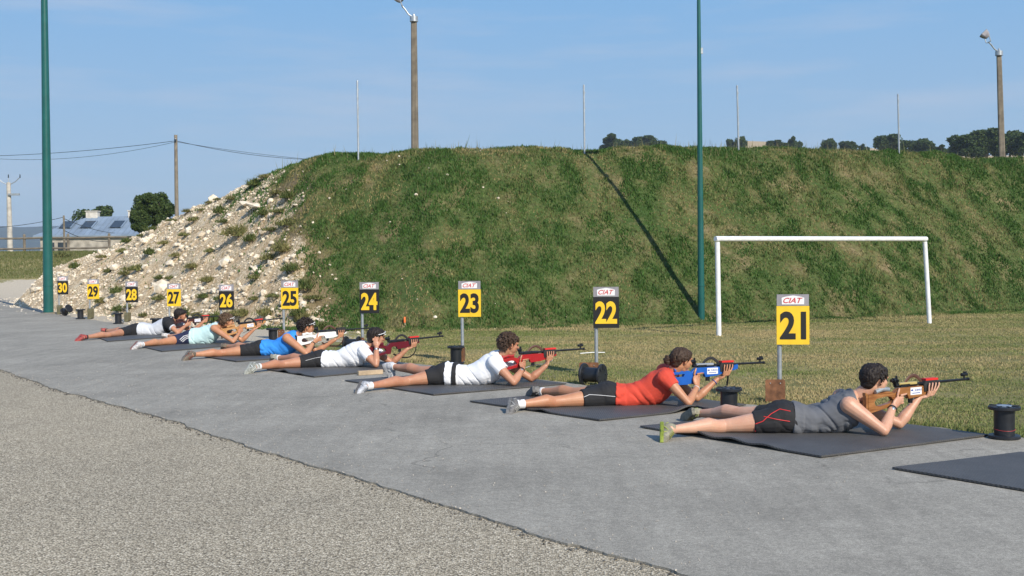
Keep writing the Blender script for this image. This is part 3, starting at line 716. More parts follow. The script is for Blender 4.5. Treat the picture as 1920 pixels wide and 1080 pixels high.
# ------------------------------------------------------------------ masts on the site
def mast(px0, y0, px1, y1, r0, r1, zh, label, lamp):
    p0 = G(px0, y0); D = p0.y; p1 = at(px1, y1, D); d = (p1-p0); d = d*(zh/d.z)
    rz = r0+(r1-r0)
    root = empty('mast', p0); mb = MB(); mb.tube([d*(i/8) for i in range(9)], [r0+(r1-r0)*i/8 for i in range(9)], 20); mb.build('pole', M['green_paint'], root)
    mb = MB(); mb.lathe([(r0*1.02, .0), (r0*1.5, .0), (r0*1.5, .03), (r0*1.02, .035)], 20); mb.build('base_plate', M['concrete'], root)
    j = d*(.75/zh); mb = MB(); mb.tube([j, j+Vector((0, 0, .03))], r0*1.0+.004, 20); mb.build('joint_ring', M['green_paint'], root)
    if lamp:
        mb = MB(); mb.tube([d, d+Vector((.12, 0, .02)), d+Vector((.20, 0, .02))], .025, 8); mb.box(d+Vector((.22, 0, .06)), (.30, .16, .07)); mb.build('luminaire', M['sign_grey'], root)
        mb = MB(); q = d*(.83); mb.box(q+Vector((.055, 0, 0)), (.04, .05, .12)); mb.build('bracket', M['galv'], root, False)
    tag(root, label, 'mast'); return root
mast(91, 588, 83, 0, .135, .06, 13.0, 'thick dark green steel mast left of the number 30 sign', False)
mast(1315, 605, 1310, 2, .072, .036, 6.72, 'slim dark green steel mast left of the white goal', True)
def flood(px0, y0, px1, y1, D, lamp_dx, label, sc=1.0):
    p1 = at(px1, y1, D); p0 = at(px0, y0, D); gz = float(terrain_z(p0.x, D)); p0 = p0+(p0-p1)*((p0.z-gz)/(p1.z-p0.z)); d = p1-p0
    root = empty('floodlight_post', p0); mb = MB(); rb = .10; 
    for s in (-1, 1):
        mb.tube([Vector((s*.045, 0, -.2))+d*0, Vector((s*.035, 0, 0))+d], [.062, .045], 8)
    mb.tube([Vector((0, 0, -.2)), d*.995], [.06, .045], 8); mb.build('pole', M['concrete'], root)
    mb = MB(); mb.lathe([(.09, -.07), (.11, -.07), (.11, .07), (.09, .07)], 16, M=Matrix.Translation(d)); mb.cap(d, .05, d+Vector((0, 0, .12)), .035, 8); mb.build('collar', M['galv'], root)
    h = d+Vector((lamp_dx*.55, -.05, .34)); mb = MB(); mb.tube([d+Vector((0, -.03, .03)), d+Vector((lamp_dx*.25, -.05, .12)), d+Vector((lamp_dx*.42, -.05, .26)), h], .022, 8)
    for s in (-1, 1): mb.tube([h-Vector((0, 0, .02)), h+Vector((.0, s*.17, .0)), h+Vector((-.05, s*.17, .16))], .015, 6)
    mb.build('bracket', M['galv'], root)
    rm = Matrix.Scale(.60, 4) @ Matrix.Rotation(R(lamp_dx*70), 4, 'Y') @ Matrix.Rotation(R(-15), 4, 'X'); T = Matrix.Translation(h+Vector((lamp_dx*.12, 0, .20)))
    mb = MB(); prof = []
    for z, w in ((-.14, .10), (-.08, .14), (.03, .19), (.14, .21), (.17, .22), (.185, .22)):
        prof.append([T @ rm @ Vector((w*sx, w*.8*sy, z)) for sx, sy in ((-1, -.7), (-.7, -1), (.7, -1), (1, -.7), (1, .7), (.7, 1), (-.7, 1), (-1, .7))])
    mb.loft(prof); f_ = mb.build('lamp_housing', M['sign_grey'], root)
    mb = MB(); mb.box(T @ rm @ Vector((0, 0, .19)), (.40, .32, .012), (rm.to_3x3())); mb.build('lamp_glass', M['dark_glass'], f_, False)
    tag(root, label, 'floodlight'); return root
flood(778, 282, 776, 36, 31.5, -.55, 'weathered grey post with a floodlight on the embankment left of centre')
flood(1879, 290, 1873, 100, 35.5, -.62, 'weathered grey post with a small floodlight at the right end of the embankment')
for (x1, y1, x0, y0, lab) in [(670, 152, 672, 298, 'leftmost thin steel pole, on the embankment left of the floodlight post'), (1094.5, 160, 1096, 286, 'thin steel pole near the middle of the embankment top'),
                              (1382, 161, 1385, 282, 'thin steel pole just right of the slim green mast'), (1683.5, 177, 1686, 288, 'rightmost thin steel pole, above the right goal post')]:
    p0 = hit(x0, y0+2); D = p0.y; p1 = at(x1, y1, D); root = empty('steel_pole', p0); d = p1-p0; mb = MB(); mb.tube([Vector((0, 0, -.1)), d*.5, d], .022, 10); mb.build('pole', M['galv'], root)
    mb = MB(); mb.cap(d*.995, .024, d, .02, 8)
    for k in range(4): mb.box(d*(.2+.23*k)+Vector((.028, 0, 0)), (.02, .012, .02))
    mb.build('hooks', M['galv'], root); tag(root, lab, 'pole', 'thin steel poles along the embankment top')

# ------------------------------------------------------------------ goal
A = G(1348, 630); B = G(1743, 607); At = at(1345, 450, A.y); Bt = at(1734, 446, B.y); At.z = (At.z+Bt.z)/2; Bt.z = At.z
goal = empty('goal_frame', A); r = .043
for p0, p1 in ((A, At), (B, Bt)):
    mb = MB(); mb.tube([p0-A+Vector((0, 0, -.05)), (p0+p1)/2-A, p1-A+Vector((0, 0, -.055))], r, 16); mb.build('post', M['white_paint'], goal)
dd = (Bt-At).normalized(); mb = MB(); mb.tube([At-A-dd*r, (At+Bt)/2-A, Bt-A+dd*r], r+.002, 16); mb.build('crossbar', M['white_paint'], goal)
tag(goal, 'white football goal frame without net on the field', 'goal')

# ------------------------------------------------------------------ number signs
def sign(num, pxL, pxR, yTop, yMid, yBot, pxPost, Dk, plate=None):
    yel = num % 2 == 1
    base = at(pxPost, 600, Dk); base.z = 0
    hd = yMid-yTop; w = (pxR-pxL)*Dk/F_PX; w = (yBot-yMid)*Dk/F_PX*.835
    a = at(pxL, yMid, Dk); zt = at(pxL, yTop, Dk).z; zm = a.z; zb = at(pxL, yBot, Dk).z
    root = empty('lane_sign', base, R(8)*-1*0.8); c_ = math.cos(root.rotation_euler.z)
    x0 = (a.x-base.x); xc = x0+w/2
    mb = MB(); mb.tube([(0, .03, -.05), (0, .03, zt-.05)], .021, 14); mb.build('post', M['galv'], root)
    mb = MB(); mb.box((xc, 0, (zm+zb)/2), (w, .016, zm-zb)); pn = mb.build('number_panel', M['yellow'] if yel else M['black'], root, False)
    me = text_mesh(str(num), (zm-zb)*1.0, .0015, .0, 0, 1.0)
    ys = [v.co.z for v in me.vertices]; xs = [v.co.x for v in me.vertices]; hh = max(ys)-min(ys); ww = max(xs)-min(xs); bpy.data.meshes.remove(me)
    me = text_mesh(str(num), (zm-zb)*1.0*(.66*(zm-zb)/hh), .0015, .0115, 0, 1.0)
    xs = [v.co.x for v in me.vertices]; ww = max(xs)-min(xs)
    k = (w*.84)/ww if num != 21 else (w*.80)/ww
    for v in me.vertices: v.co.x *= k
    me.materials.append(M['black'] if yel else M['yellow'])
    o = bpy.data.objects.new('number', me); col.objects.link(o); o.parent = pn; o.location = (xc, -.0105, (zm+zb)/2)
    mb = MB(); mb.box((xc, .002, (zt+zm)/2+.001), (w*.98, .012, zt-zm-.003)); hp = mb.build('header_panel', M['sign_grey'], root, False)
    hw, hh = w*.34, (zt-zm)*.36; zc = (zt+zm)/2
    bp = [(-hw, -hh), (hw, -hh), (hw*1.02, hh*.55), (hw*.75, hh*.8), (0, hh*1.1), (-hw*.75, hh*.8), (-hw*1.02, hh*.55)]
    mb = MB(); mb.prism([[(xc+p[0], zc+p[1]) for p in bp]], -.0075, -.004); bd = mb.build('badge', M['white'], hp, False)
    me = text_mesh('CIAT', hh*1.75, .0006, .0012, .35, 1.0); xs = [v.co.x for v in me.vertices]; k = hw*1.75/(max(xs)-min(xs))
    for v in me.vertices: v.co.x *= k
    me.materials.append(M['red_ink']); o = bpy.data.objects.new('lettering', me); col.objects.link(o); o.parent = bd; o.location = (xc, -.0086, zc-hh*.05)
    if plate:
        (pl, pr, pt, pb, mm, ang) = plate; q0 = at(pl, pt, Dk-.06); q1 = at(pr, pb, Dk-.06); zb_ = max(q1.z, .004)
        cx = (q0.x+q1.x)/2-base.x; wd = abs(q1.x-q0.x); mb = MB()
        mb.prism([[(cx-wd/2, zb_+.02), (cx-wd/2+.015, zb_), (cx+wd/2-.015, zb_+.01), (cx+wd/2, zb_+.03), (cx+wd/2, q0.z-.012), (cx+wd/2-.012, q0.z), (cx-wd/2+.01, q0.z), (cx-wd/2, q0.z-.01)]], -.052, -.044 if ang == 0 else .10)
        pt_ = mb.build('base_plate', M[mm], root, False)
        mb = MB()
        for sx in (-.25, .25): mb.cap((cx+sx*wd, -.055, q0.z-.035), .006, (cx+sx*wd, -.050, q0.z-.035), .006, 8)
        mb.build('bolts', M['galv'], pt_)
    tag(root, '%s sign reading %d on a steel post' % ('yellow' if yel else 'black', num), 'sign', 'numbered lane signs along the firing line')
    return root
k = 10.7*72
S_ = [(21, 1456, 1516, 552, 574, 646, 1462, (1437, 1474, 712, 757, 'rust', 0)), (22, 1112, 1161, 538, 557, 615, 1117.5, (1087, 1124, 680, 718, 'rust', 0)),
      (23, 859, 898, 527, 543, 594, 866, (859, 870, 651, 686, 'rust', 1)), (24, 674, 709, 529, 543, 587.5, 678.5, (668, 684, 633, 662, 'rust', 0)),
      (25, 527, 558, 526, 539.8, 579, 531, (521, 534, 618, 638, 'rust', 0)), (26, 410, 437, 533.5, 546, 581, 414, None), (27, 313, 337, 531.5, 542.5, 574.3, 317, None),
      (28, 235, 257, 527.5, 538, 567, 238, (232.5, 241, 586, 610, 'olive', 1)), (29, 163.5, 183.5, 523.5, 533, 560.5, 168, (163.5, 171.5, 578.5, 600.5, 'olive', 1)),
      (30, 107.5, 126.5, 518, 527, 552, 110.7, (106, 113, 572.5, 590, 'olive', 1))]
depths = {}
for s in S_:
    Dk = k/(s[5]-s[4]); depths[s[0]] = Dk; sign(*s[:7], Dk, s[7])

# ------------------------------------------------------------------ cable spools
def spool_tree(tall=.235, rf=.112, rc=.072, label_disc=True, wire_turn=True):
    root = empty('cable_spool'); mb = MB()
    mb.lathe([(rc, .022), (rc, tall-.022)], 28); mb.build('core', M['spool'], root)
    for z in (0, tall-.026):
        mb = MB(); mb.lathe([(rf-.004, z), (rf, z+.004), (rf, z+.020), (rf-.006, z+.025)], 32); f_ = mb.build('flange', M['spool'], root)
        if z > 0:
            mb = MB()
            for i in range(8):
                a = i*math.pi/4; mb.box((math.cos(a)*rf*.72, math.sin(a)*rf*.72, z+.028), (.05, .012, .006), Matrix.Rotation(a, 3, 'Z'))
            mb.build('ribs', M['spool'], f_, False)
            if label_disc:
                mb = MB(); mb.lathe([(.055, z+.025), (.055, z+.030)], 24); mb.build('label_disc', M['spool_label'], f_)
    if wire_turn:
        mb = MB(); P = [(math.cos(a)*(rc+.003), math.sin(a)*(rc+.003), .07+.01*math.sin(a)) for a in [i*.35 for i in range(19)]]; mb.tube(P, .0014, 5); mb.build('wire', M['red_ink'], root)
    return root
sp0 = spool_tree(); sp1 = spool_tree(label_disc=False, wire_turn=False)
def put_spool(o, loc, rot, label): o.location = loc; o.rotation_euler = rot; tag(o, label, 'spool', 'black cable spools along the firing line')
spots = [((1883, 826), None, 'upright black spool at the right edge of the photo beside the last mat'), ((1367, 783), None, 'upright black spool between the shooters in red and grey'),
         ((855, 683), None, 'upright black spool at the foot of number 23 sign'), ((222, 608.5), None, 'upright black spool left of number 28 sign'), ((151, 599.5), None, 'upright black spool left of number 29 sign'),
         ((512, 642), None, 'upright black spool at the foot of number 25 sign behind the shooter in blue')]
for i, (p, _, lab) in enumerate(spots):
    o = (sp0, sp1)[i] if i < 2 else copy_tree(sp1); g = G(*p); put_spool(o, (g.x, g.y, .018 if i in (0, 1, 3, 4) else .002), (0, 0, i*.9), lab)
def lying(pxc, pyb, ax, lab, tilt=0.0, r=.112):
    g = G(pxc, pyb); o = copy_tree(sp1); v = Vector(ax).normalized(); put_spool(o, (0, 0, 0), (0, 0, 0), lab)
    o.rotation_euler = v.to_track_quat('Z', 'Y').to_euler(); o.location = Vector((g.x, g.y, r*math.sqrt(max(0, 1-v.z**2))+.004))-Vector((v.x, v.y, 0))*.117; return o
lying(1112, 723, (.86, -.5, 0), 'black spool lying on its side at the foot of number 22 sign').scale = (1.08, 1.08, 1.0)
lying(661, 659, (.9, -.3, 0), 'black spool lying on its side behind the back of the shooter adjusting his glasses')
lying(125, 593, (.8, -.45, .45), 'black spool tipped over beside number 30 sign')
o = copy_tree(sp1); g = G(292, 619); put_spool(o, (g.x, g.y, 0), (0, 0, 2), 'black spool half hidden behind the shooter in grey and black')

# small things on the ground
def ground_obj(mb, name, material, loc, label, cat, rz=0.0, smooth=False):
    o = mb.build(name, material, None, smooth); o.location = loc; o.rotation_euler = (0, 0, rz); tag(o, label, cat); return o
a = G(671, 704, .016); b = G(717, 701, .016); L_ = (b-a).length
mb = MB(); mb.box((0, 0, .027), (L_, .05, .052)); bv = ground_obj(mb, 'timber_block', M['wood'], (a+b)/2, 'short pale timber block lying beside the mat of the shooter adjusting glasses', 'timber', math.atan2(b.y-a.y, b.x-a.x))
md = bv.modifiers.new('b', 'BEVEL'); md.width = .003
g = G(759, 618); root = empty('marker_stake', g); hh = .022*0+24*g.y/F_PX
mb = MB(); mb.tube([(0, 0, -.05), (.0, 0, hh*.55)], .017, 10); mb.build('stake', M['wood'], root)
mb = MB(); mb.tube([(0, 0, hh*.55), (0, 0, hh*.96), (0, 0, hh)], [.021, .021, .014], 10); mb.build('painted_tip', M['orange'], root); tag(root, 'short stake with an orange tip at the foot of the embankment', 'stake')
a = G(1088, 666); b = G(1134, 663.5); mb = MB(); mb.tube([Vector((0, 0, .025)), (b-a)*.5+Vector((0, 0, .03)), (b-a)+Vector((0, 0, .02))], .006, 8)
o = mb.build('white_stick', M['white']); o.location = a; tag(o, 'thin white stick lying in the dry grass near number 22 sign', 'stick')

# ------------------------------------------------------------------ shooting mats
def m_mat():
    m_, t, b = nodes_of('ribbed_rubber'); c = t.nodes.new('ShaderNodeTexCoord'); w = t.nodes.new('ShaderNodeTexWave'); w.inputs['Scale'].default_value = 18; w.inputs['Distortion'].default_value = .2
    t.links.new(c.outputs['Object'], w.inputs['Vector']); n = noise_out(t, 3, 5, .6); f = ramp(t, n, [(.3, (.062, .060, .058)), (.7, (.092, .089, .086))])
    d = ramp(t, noise_out(t, 90, 3, .7), [(.35, .8), (.65, 1.25)]); f = mixc(t, 1.0, f, d, 'MULTIPLY')
    f = mixc(t, 1.0, f, ramp(t, w.outputs['Fac'], [(.2, .82), (.6, 1.05)]), 'MULTIPLY')
    t.links.new(f, b.inputs['Base Color']); b.inputs['Roughness'].default_value = .62; bump(t, b, w.outputs['Fac'], .5, .004); return m_
M['mat'] = m_mat()
def shoot_mat(Np, Rp, Lp, label, curl=()):
    a = G(*Np, z=.018); r_ = G(*Rp, z=.018)-a; l_ = G(*Lp, z=.018)-a; mb = MB(); nu, nv = 46, 46; top = []; bot = []
    for j in range(nv+1):
        for i in range(nu+1):
            u, v = i/nu, j/nv; p = r_*u+l_*v; z = .004+.006*float(fbm(p.x+a.x, p.y+a.y, 1.5, 2, 90)).__abs__()
            for (cu, cv, rad, hgt) in curl:
                d2 = ((u-cu)*r_.length)**2+((v-cv)*l_.length)**2; z += hgt*math.exp(-d2/rad**2)
            top.append(p+Vector((0, 0, z+.011))); bot.append(p+Vector((0, 0, z-.001)))
    n = nu+1; T = len(top); vs = top+bot; fs = []
    for j in range(nv):
        for i in range(nu):
            k_ = j*n+i; fs.append((k_, k_+1, k_+1+n, k_+n)); fs.append((T+k_, T+k_+n, T+k_+1+n, T+k_+1))
    br = [i for i in range(n)]+[n-1+j*n for j in range(1, nv+1)]+[nv*n+i for i in range(nu-1, -1, -1)]+[j*n for j in range(nv-1, 0, -1)]
    for i in range(len(br)): p_, q_ = br[i], br[(i+1) % len(br)]; fs.append((p_, T+p_, T+q_, q_))
    mb.add(vs, fs); o = mb.build('shooting_mat', M['mat']); o.location = a; tag(o, label, 'mat', 'rubber shooting mats on the asphalt'); return o
MZ = .034
shoot_mat((1540, 859), (1855, 818), (1200, 802), 'dark ribbed mat under the shooter in the grey tank top', ((0, .66, .14, .035), (0, .46, .12, .026), (0, .28, .10, .016)))
shoot_mat((1124, 790), (1399, 761), (881, 754), 'dark ribbed mat under the shooter in red', ((0, .60, .10, .040), (0, .42, .09, .02), (.60, 0, .13, .045)))
shoot_mat((813, 742), (1062, 721), (647, 715), 'dark mat under the curly-haired shooter in a white T-shirt', ())
shoot_mat((589, 708), (796, 690), (500, 694), 'dark mat under the shooter adjusting his glasses', ((0, .62, .10, .03), (0, .3, .1, .015)))
shoot_mat((443, 679), (618, 665), (384, 670), 'dark mat under the shooter in the blue top')
shoot_mat((304, 660), (470, 646), (266, 651), 'dark mat under the shooter in the pale mint top')
shoot_mat((202, 641), (350, 630), (184, 634), 'dark mat under the farthest shooter in grey and black')
shoot_mat((2010, 937), (2260, 900), (1673, 880), 'empty ribbed mat at the right edge of the photo')
# ------------------------------------------------------------------ rifles
M['steel_dark'] = mat('blued_steel', (.035, .037, .042), .35, .2, 20, metal=.7)
M['strap'] = mat('black_webbing', (.018, .018, .019), .8, .2, 30)
def m_wood(name, a, b_):
    m_, t, b = nodes_of(name); c = t.nodes.new('ShaderNodeTexCoord'); mp_ = t.nodes.new('ShaderNodeMapping'); mp_.inputs['Scale'].default_value = (4, 30, 30)
    n = t.nodes.new('ShaderNodeTexNoise'); n.inputs['Scale'].default_value = 2; n.inputs['Detail'].default_value = 5; t.links.new(c.outputs['Object'], mp_.inputs[0]); t.links.new(mp_.outputs[0], n.inputs['Vector'])
    t.links.new(ramp(t, n.outputs['Fac'], [(.35, a), (.65, b_)]), b.inputs['Base Color']); b.inputs['Roughness'].default_value = .35; return m_
STOCK = {'walnut': m_wood('walnut_stock', (.20, .075, .022), (.36, .16, .055)), 'blue': mat('blue_stock_paint', (.012, .10, .42), .35, .1, 6), 'red': mat('red_stock_paint', (.34, .012, .014), .35, .1, 6),
         'dark_red': mat('dark_red_stock', (.11, .008, .016), .3, .1, 6), 'beech': m_wood('pale_wood_stock', (.40, .20, .075), (.56, .30, .12)), 'white': mat('white_stock_paint', (.74, .74, .72), .35, .05, 6), 'black': mat('black_red_stock', (.05, .016, .016), .35, .3, 12)}
M['red_rubber'] = mat('red_grip_pad', (.62, .022, .015), .5, .1, 8)
M['blue_ink'] = mat('blue_ink', (.02, .07, .32), .5, .05, 5)
M['leather'] = mat('brown_leather', (.085, .035, .022), .6, .2, 15)
def rifle(stock, label, cover=None, hang=False, cheek=None, sling='none', strap='strap', pad='red_rubber', sticker=True, tip=None):
    root = empty('rifle'); sm = STOCK[stock]
    outer = [(-.325, -.045), (-.20, -.040), (-.13, -.030), (-.085, -.035), (-.05, -.050), (-.02, -.022), (.0, -.012), (.12, -.010), (.30, -.012), (.415, -.016), (.42, -.045), (.33, -.066), (.22, -.092), (.10, -.100), (.085, -.066), (.03, -.060),
             (.012, -.075), (.004, -.12), (-.008, -.150), (-.045, -.152), (-.058, -.140), (-.10, -.148), (-.20, -.165), (-.325, -.185)]
    hole = [(-.09, -.072), (-.13, -.066), (-.24, -.078), (-.262, -.10), (-.25, -.130), (-.20, -.135), (-.09, -.118), (-.062, -.10)]
    if stock == 'blue':
        outer[-6:] = [(-.03, -.160), (-.058, -.150), (-.10, -.160), (-.20, -.160), (-.325, -.185)]
        hole = [(-.13, -.062), (-.25, -.066), (-.26, -.085), (-.235, -.092), (-.14, -.088)]
    mb = MB(); mb.prism([outer, hole], -.019, .019); st = mb.build('stock', sm, root, False); bv = st.modifiers.new('b', 'BEVEL'); bv.width = .005; bv.segments = 2; bv.limit_method = 'ANGLE'
    mb = MB(); mb.box((-.336, 0, -.112), (.018, .034, .15)); mb.box((-.345, 0, -.188), (.012, .03, .035)); mb.box((-.345, 0, -.038), (.012, .03, .02)); mb.build('butt_plate', sm if stock != 'white' else M['steel_dark'], root, False)
    mb = MB(); mb.tube([(-.24, -.002, -.028), (-.17, -.002, -.012), (-.10, -.002, -.018)], .019, 10); mb.build('cheek_piece', sm if stock in ('blue', 'white') else M['galv'] if stock == 'walnut' else sm, root)
    mb = MB(); mb.tube([(-.03, 0, .006), (.06, 0, .006), (.20, 0, .006)], .0155, 12); mb.box((.06, -.012, .004), (.10, .02, .018)); mb.build('receiver', M['steel_dark'], root)
    mb = MB(); mb.tube([(.18, 0, .006), (.50, 0, .006), (.78, 0, .006)], [.011, .0105, .0095], 12); bar = mb.build('barrel', M['steel_dark'], root)
    mb = MB(); mb.tube([(.735, 0, .012), (.735, 0, .04)], .008, 6); mb.tube([(.705, 0, .045), (.765, 0, .045)], .013, 12); mb.box((.745, 0, .063), (.035, .008, .010)); mb.build('front_sight', M['steel_dark'], bar)
    mb = MB(); mb.tube([(.782, 0, .004), (.80, -.004, -.006), (.835, -.01, -.022)], .0022, 5); mb.tube([(.770, 0, .006), (.785, 0, .006)], .0135, 10); mb.build('snow_cap', M['steel_dark'], bar)
    mb = MB(); mb.box((-.02, 0, .032), (.03, .028, .04)); mb.tube([(-.052, 0, .045), (-.03, 0, .045)], .019, 14); mb.tube([(-.02, -.028, .045), (-.02, .028, .045)], .010, 10); mb.tube([(-.012, 0, .05), (-.012, 0, .078)], .009, 10); mb.tube([(-.07, 0, .045), (-.05, 0, .045)], .012, 10); mb.build('rear_sight', M['steel_dark'], root)
    mb = MB(); mb.tube([(.035, 0, -.062), (.05, 0, -.085), (.075, 0, -.088), (.095, 0, -.065)], .003, 6); mb.build('trigger_guard', M['steel_dark'], root)
    mb = MB(); mb.box((.135, 0, -.112), (.032, .020, .05), Matrix.Rotation(.1, 3, 'Y')); mb.build('magazine', M['steel_dark'], root, False)
    mb = MB(); mb.prism([[(.265, -.058), (.375, -.048), (.412, -.020), (.405, .026), (.275, .026), (.255, .0)]], -.0255, .0255); fp = mb.build('handguard', M['strap'], root, False)
    mb = MB(); mb.box((.345, 0, .033), (.135, .050, .016)); mb.build('pad', M[pad], fp, False)
    if tip: mb = MB(); mb.prism([[(.415, -.050), (.462, -.036), (.464, .004), (.418, -.002)]], -.02, .02); mb.build('fore_end_tip', STOCK[tip], root, False)
    # carrying harness arching above the action
    mb = MB(); P = []
    for i in range(13):
        u = i/12; P.append((.08+.18*u, .004, .012+.058*math.sin(u*math.pi)**.75))
    mb.tube(P, .01, 8, flat=(.0045, .014)); mb.build('harness_strap', M[strap if strap != 'white' else 'leather'], root)
    if sling != 'none':
        mb = MB(); z = -.12 if sling == 'short' else -.20; P = [(.36, .0, -.05), (.385, .01, -.10), (.37, .03, z*.9), (.30, .05, z*1.15), (.18, .07, z*1.1), (.06, .03, -.16)]
        PP = []
        for i in range(len(P)-1):
            for k in range(4): PP.append(Vector(P[i]).lerp(Vector(P[i+1]), k/4))
        PP.append(Vector(P[-1])); 
        for _ in range(3): PP = [PP[0]]+[(PP[i-1]+PP[i]*2+PP[i+1])/4 for i in range(1, len(PP)-1)]+[PP[-1]]
        mb.tube(PP, .01, 8, flat=(.003, .013)); mb.build('sling', M[strap] if strap != 'white' else M['white'], root)
    if cover: mb = MB(); mb.box((.10, 0, .014), (.19, .036, .022)); cv = mb.build('action_cover', cover, root, False); bw = cv.modifiers.new('b', 'BEVEL'); bw.width = .005
    if hang: mb = MB(); mb.tube([(.345, -.015, -.06), (.352, -.018, -.10), (.350, -.016, -.14), (.345, -.012, -.19)], .01, 8, flat=(.013, .003)); mb.build('strap_end', M['strap'], root)
    if sticker:
        mb = MB(); mb.box((.175, -.0205, -.046), (.120, .002, .056)); sk = mb.build('sticker', M['white'], root, False)
        me = text_mesh('SUBARU', .022, .0003, .0003, .1); me.materials.append(M['blue_ink']); o = bpy.data.objects.new('lettering', me); col.objects.link(o); o.parent = sk; o.location = (.196, -.0220, -.038)
        for v in me.vertices: v.co.x *= .92
        mb = MB(); mb.ell((.132, -.0218, -.038), (.013, 0, 0), (0, 0, .007), (0, .0006, 0), 16); mb.build('emblem', M['blue_ink'], sk)
        mb = MB(); mb.box((.175, -.0218, -.061), (.085, .0005, .006)); mb.build('small_print', M['blue_ink'], sk, False)
    tag(root, label, 'rifle', 'biathlon rifles held by the prone shooters'); return root

# ------------------------------------------------------------------ people
def m_skin(name, c):
    m_, t, b = nodes_of(name); f = ramp(t, noise_out(t, 6, 5, .6), [(.3, 0.0), (.7, 1.0)])
    t.links.new(mixc(t, f, (c[0]*.86, c[1]*.74, c[2]*.70), (min(1, c[0]*1.08), c[1]*1.12, c[2]*1.14)), b.inputs['Base Color']); b.inputs['Roughness'].default_value = .48
    b.inputs['Subsurface Weight'].default_value = .12; b.inputs['Subsurface Radius'].default_value = (.02, .008, .004); b.inputs['Subsurface Scale'].default_value = .5
    bump(t, b, noise_out(t, 120, 3), .12, .002); return m_
def m_hair(name, c):
    m_, t, b = nodes_of(name); f = ramp(t, noise_out(t, 60, 4, .7), [(.3, tuple(x*.5 for x in c)), (.7, tuple(x*1.6 for x in c))])
    t.links.new(f, b.inputs['Base Color']); b.inputs['Roughness'].default_value = .62; b.inputs['Specular IOR Level'].default_value = .3; return m_
def m_cloth(name, c, var=.08):
    return mat(name, c, .85, var, 6, bmp=.25, bscale=260, bdist=.001)
M['sock'] = m_cloth('white_sock', (.72, .72, .72)); M['eye'] = mat('eye', (.03, .02, .015), .15, .1, 5)
M['lips'] = mat('lips', (.40, .15, .12), .5, .1, 10)
def lerpv(a, b, t): return a+(b-a)*t

def shoe(parent, ankle, T, Nn, um, sm, lm, size=1.0, O=Vector()):
    T = Vector(T).normalized(); Nn = Vector(Nn); Nn = (Nn-T*Nn.dot(T)).normalized(); S = T.cross(Nn)   # N points out of the sole
    heel = ankle+Nn*.075*size-T*.065*size
    def P(u, s, h): return heel+T*(u*.275*size)+S*(s*size)-Nn*(h*size)-O
    us = [0, .03, .12, .28, .42, .55, .70, .84, .94, 1.0]; ws = [.016, .028, .034, .035, .035, .039, .044, .042, .032, .014]; hs = [.05, .075, .092, .098, .092, .075, .060, .052, .042, .022]
    mb = MB(); rings = []
    for u, w, h in zip(us, ws, hs):
        ring = []
        for j in range(16):
            a = 2*math.pi*j/16; x = math.cos(a); y = math.sin(a); e = .75
            ring.append(P(u, w*math.copysign(abs(x)**e, x), h*.5+h*.5*math.copysign(abs(y)**e, y)))
        rings.append(ring)
    mb.loft(rings)
    mb.cap(ankle-O+Nn*.02*size-T*.012*size, .046*size, ankle-O-Nn*.008*size-T*.012*size, .043*size, 14)
    sh = mb.build('shoe', um, parent); 
    mb = MB(); rings = []
    for u, w in zip(us, ws):
        rings.append([P(u*1.02-.01, (w+.004)*a_, b_) for a_, b_ in ((-1, -.012 if 0.45 > u or u > .6 else -.006), (-.6, -.016), (.6, -.016), (1, -.012), (1.02, .008), (.9, .014), (-.9, .014), (-1.02, .008))])
    mb.loft(rings); so = mb.build('sole', sm, sh)
    mb = MB()
    for u, h in ((.42, .098), (.49, .090), (.56, .082), (.63, .074)): mb.tube([P(u, -.026, h*.80), P(u+.01, -.010, h), P(u+.01, .010, h), P(u, .026, h*.80)], .0035, 6)
    for s_ in (-1, 1): mb.tube([P(.30, s_*.037, .02), P(.42, s_*.036, .045), P(.50, s_*.026, .065)], .005, 6); mb.tube([P(.62, s_*.043, .016), (P(.56, s_*.038, .035)), P(.50, s_*.028, .062)], .005, 6); mb.tube([P(.04, s_*.030, .05), P(.14, s_*.037, .035), P(.24, s_*.037, .06)], .005, 6)
    mb.build('laces', lm, sh); return sh

def fingers(mb, base, dirs_list, r=.0092):
    # dirs_list: for every finger a list of segment vectors
    for off, segs in dirs_list:
        p = base+off; rr = r
        for s in segs: mb.cap(p, rr, p+s, rr*.92, 8); p = p+s; rr *= .92

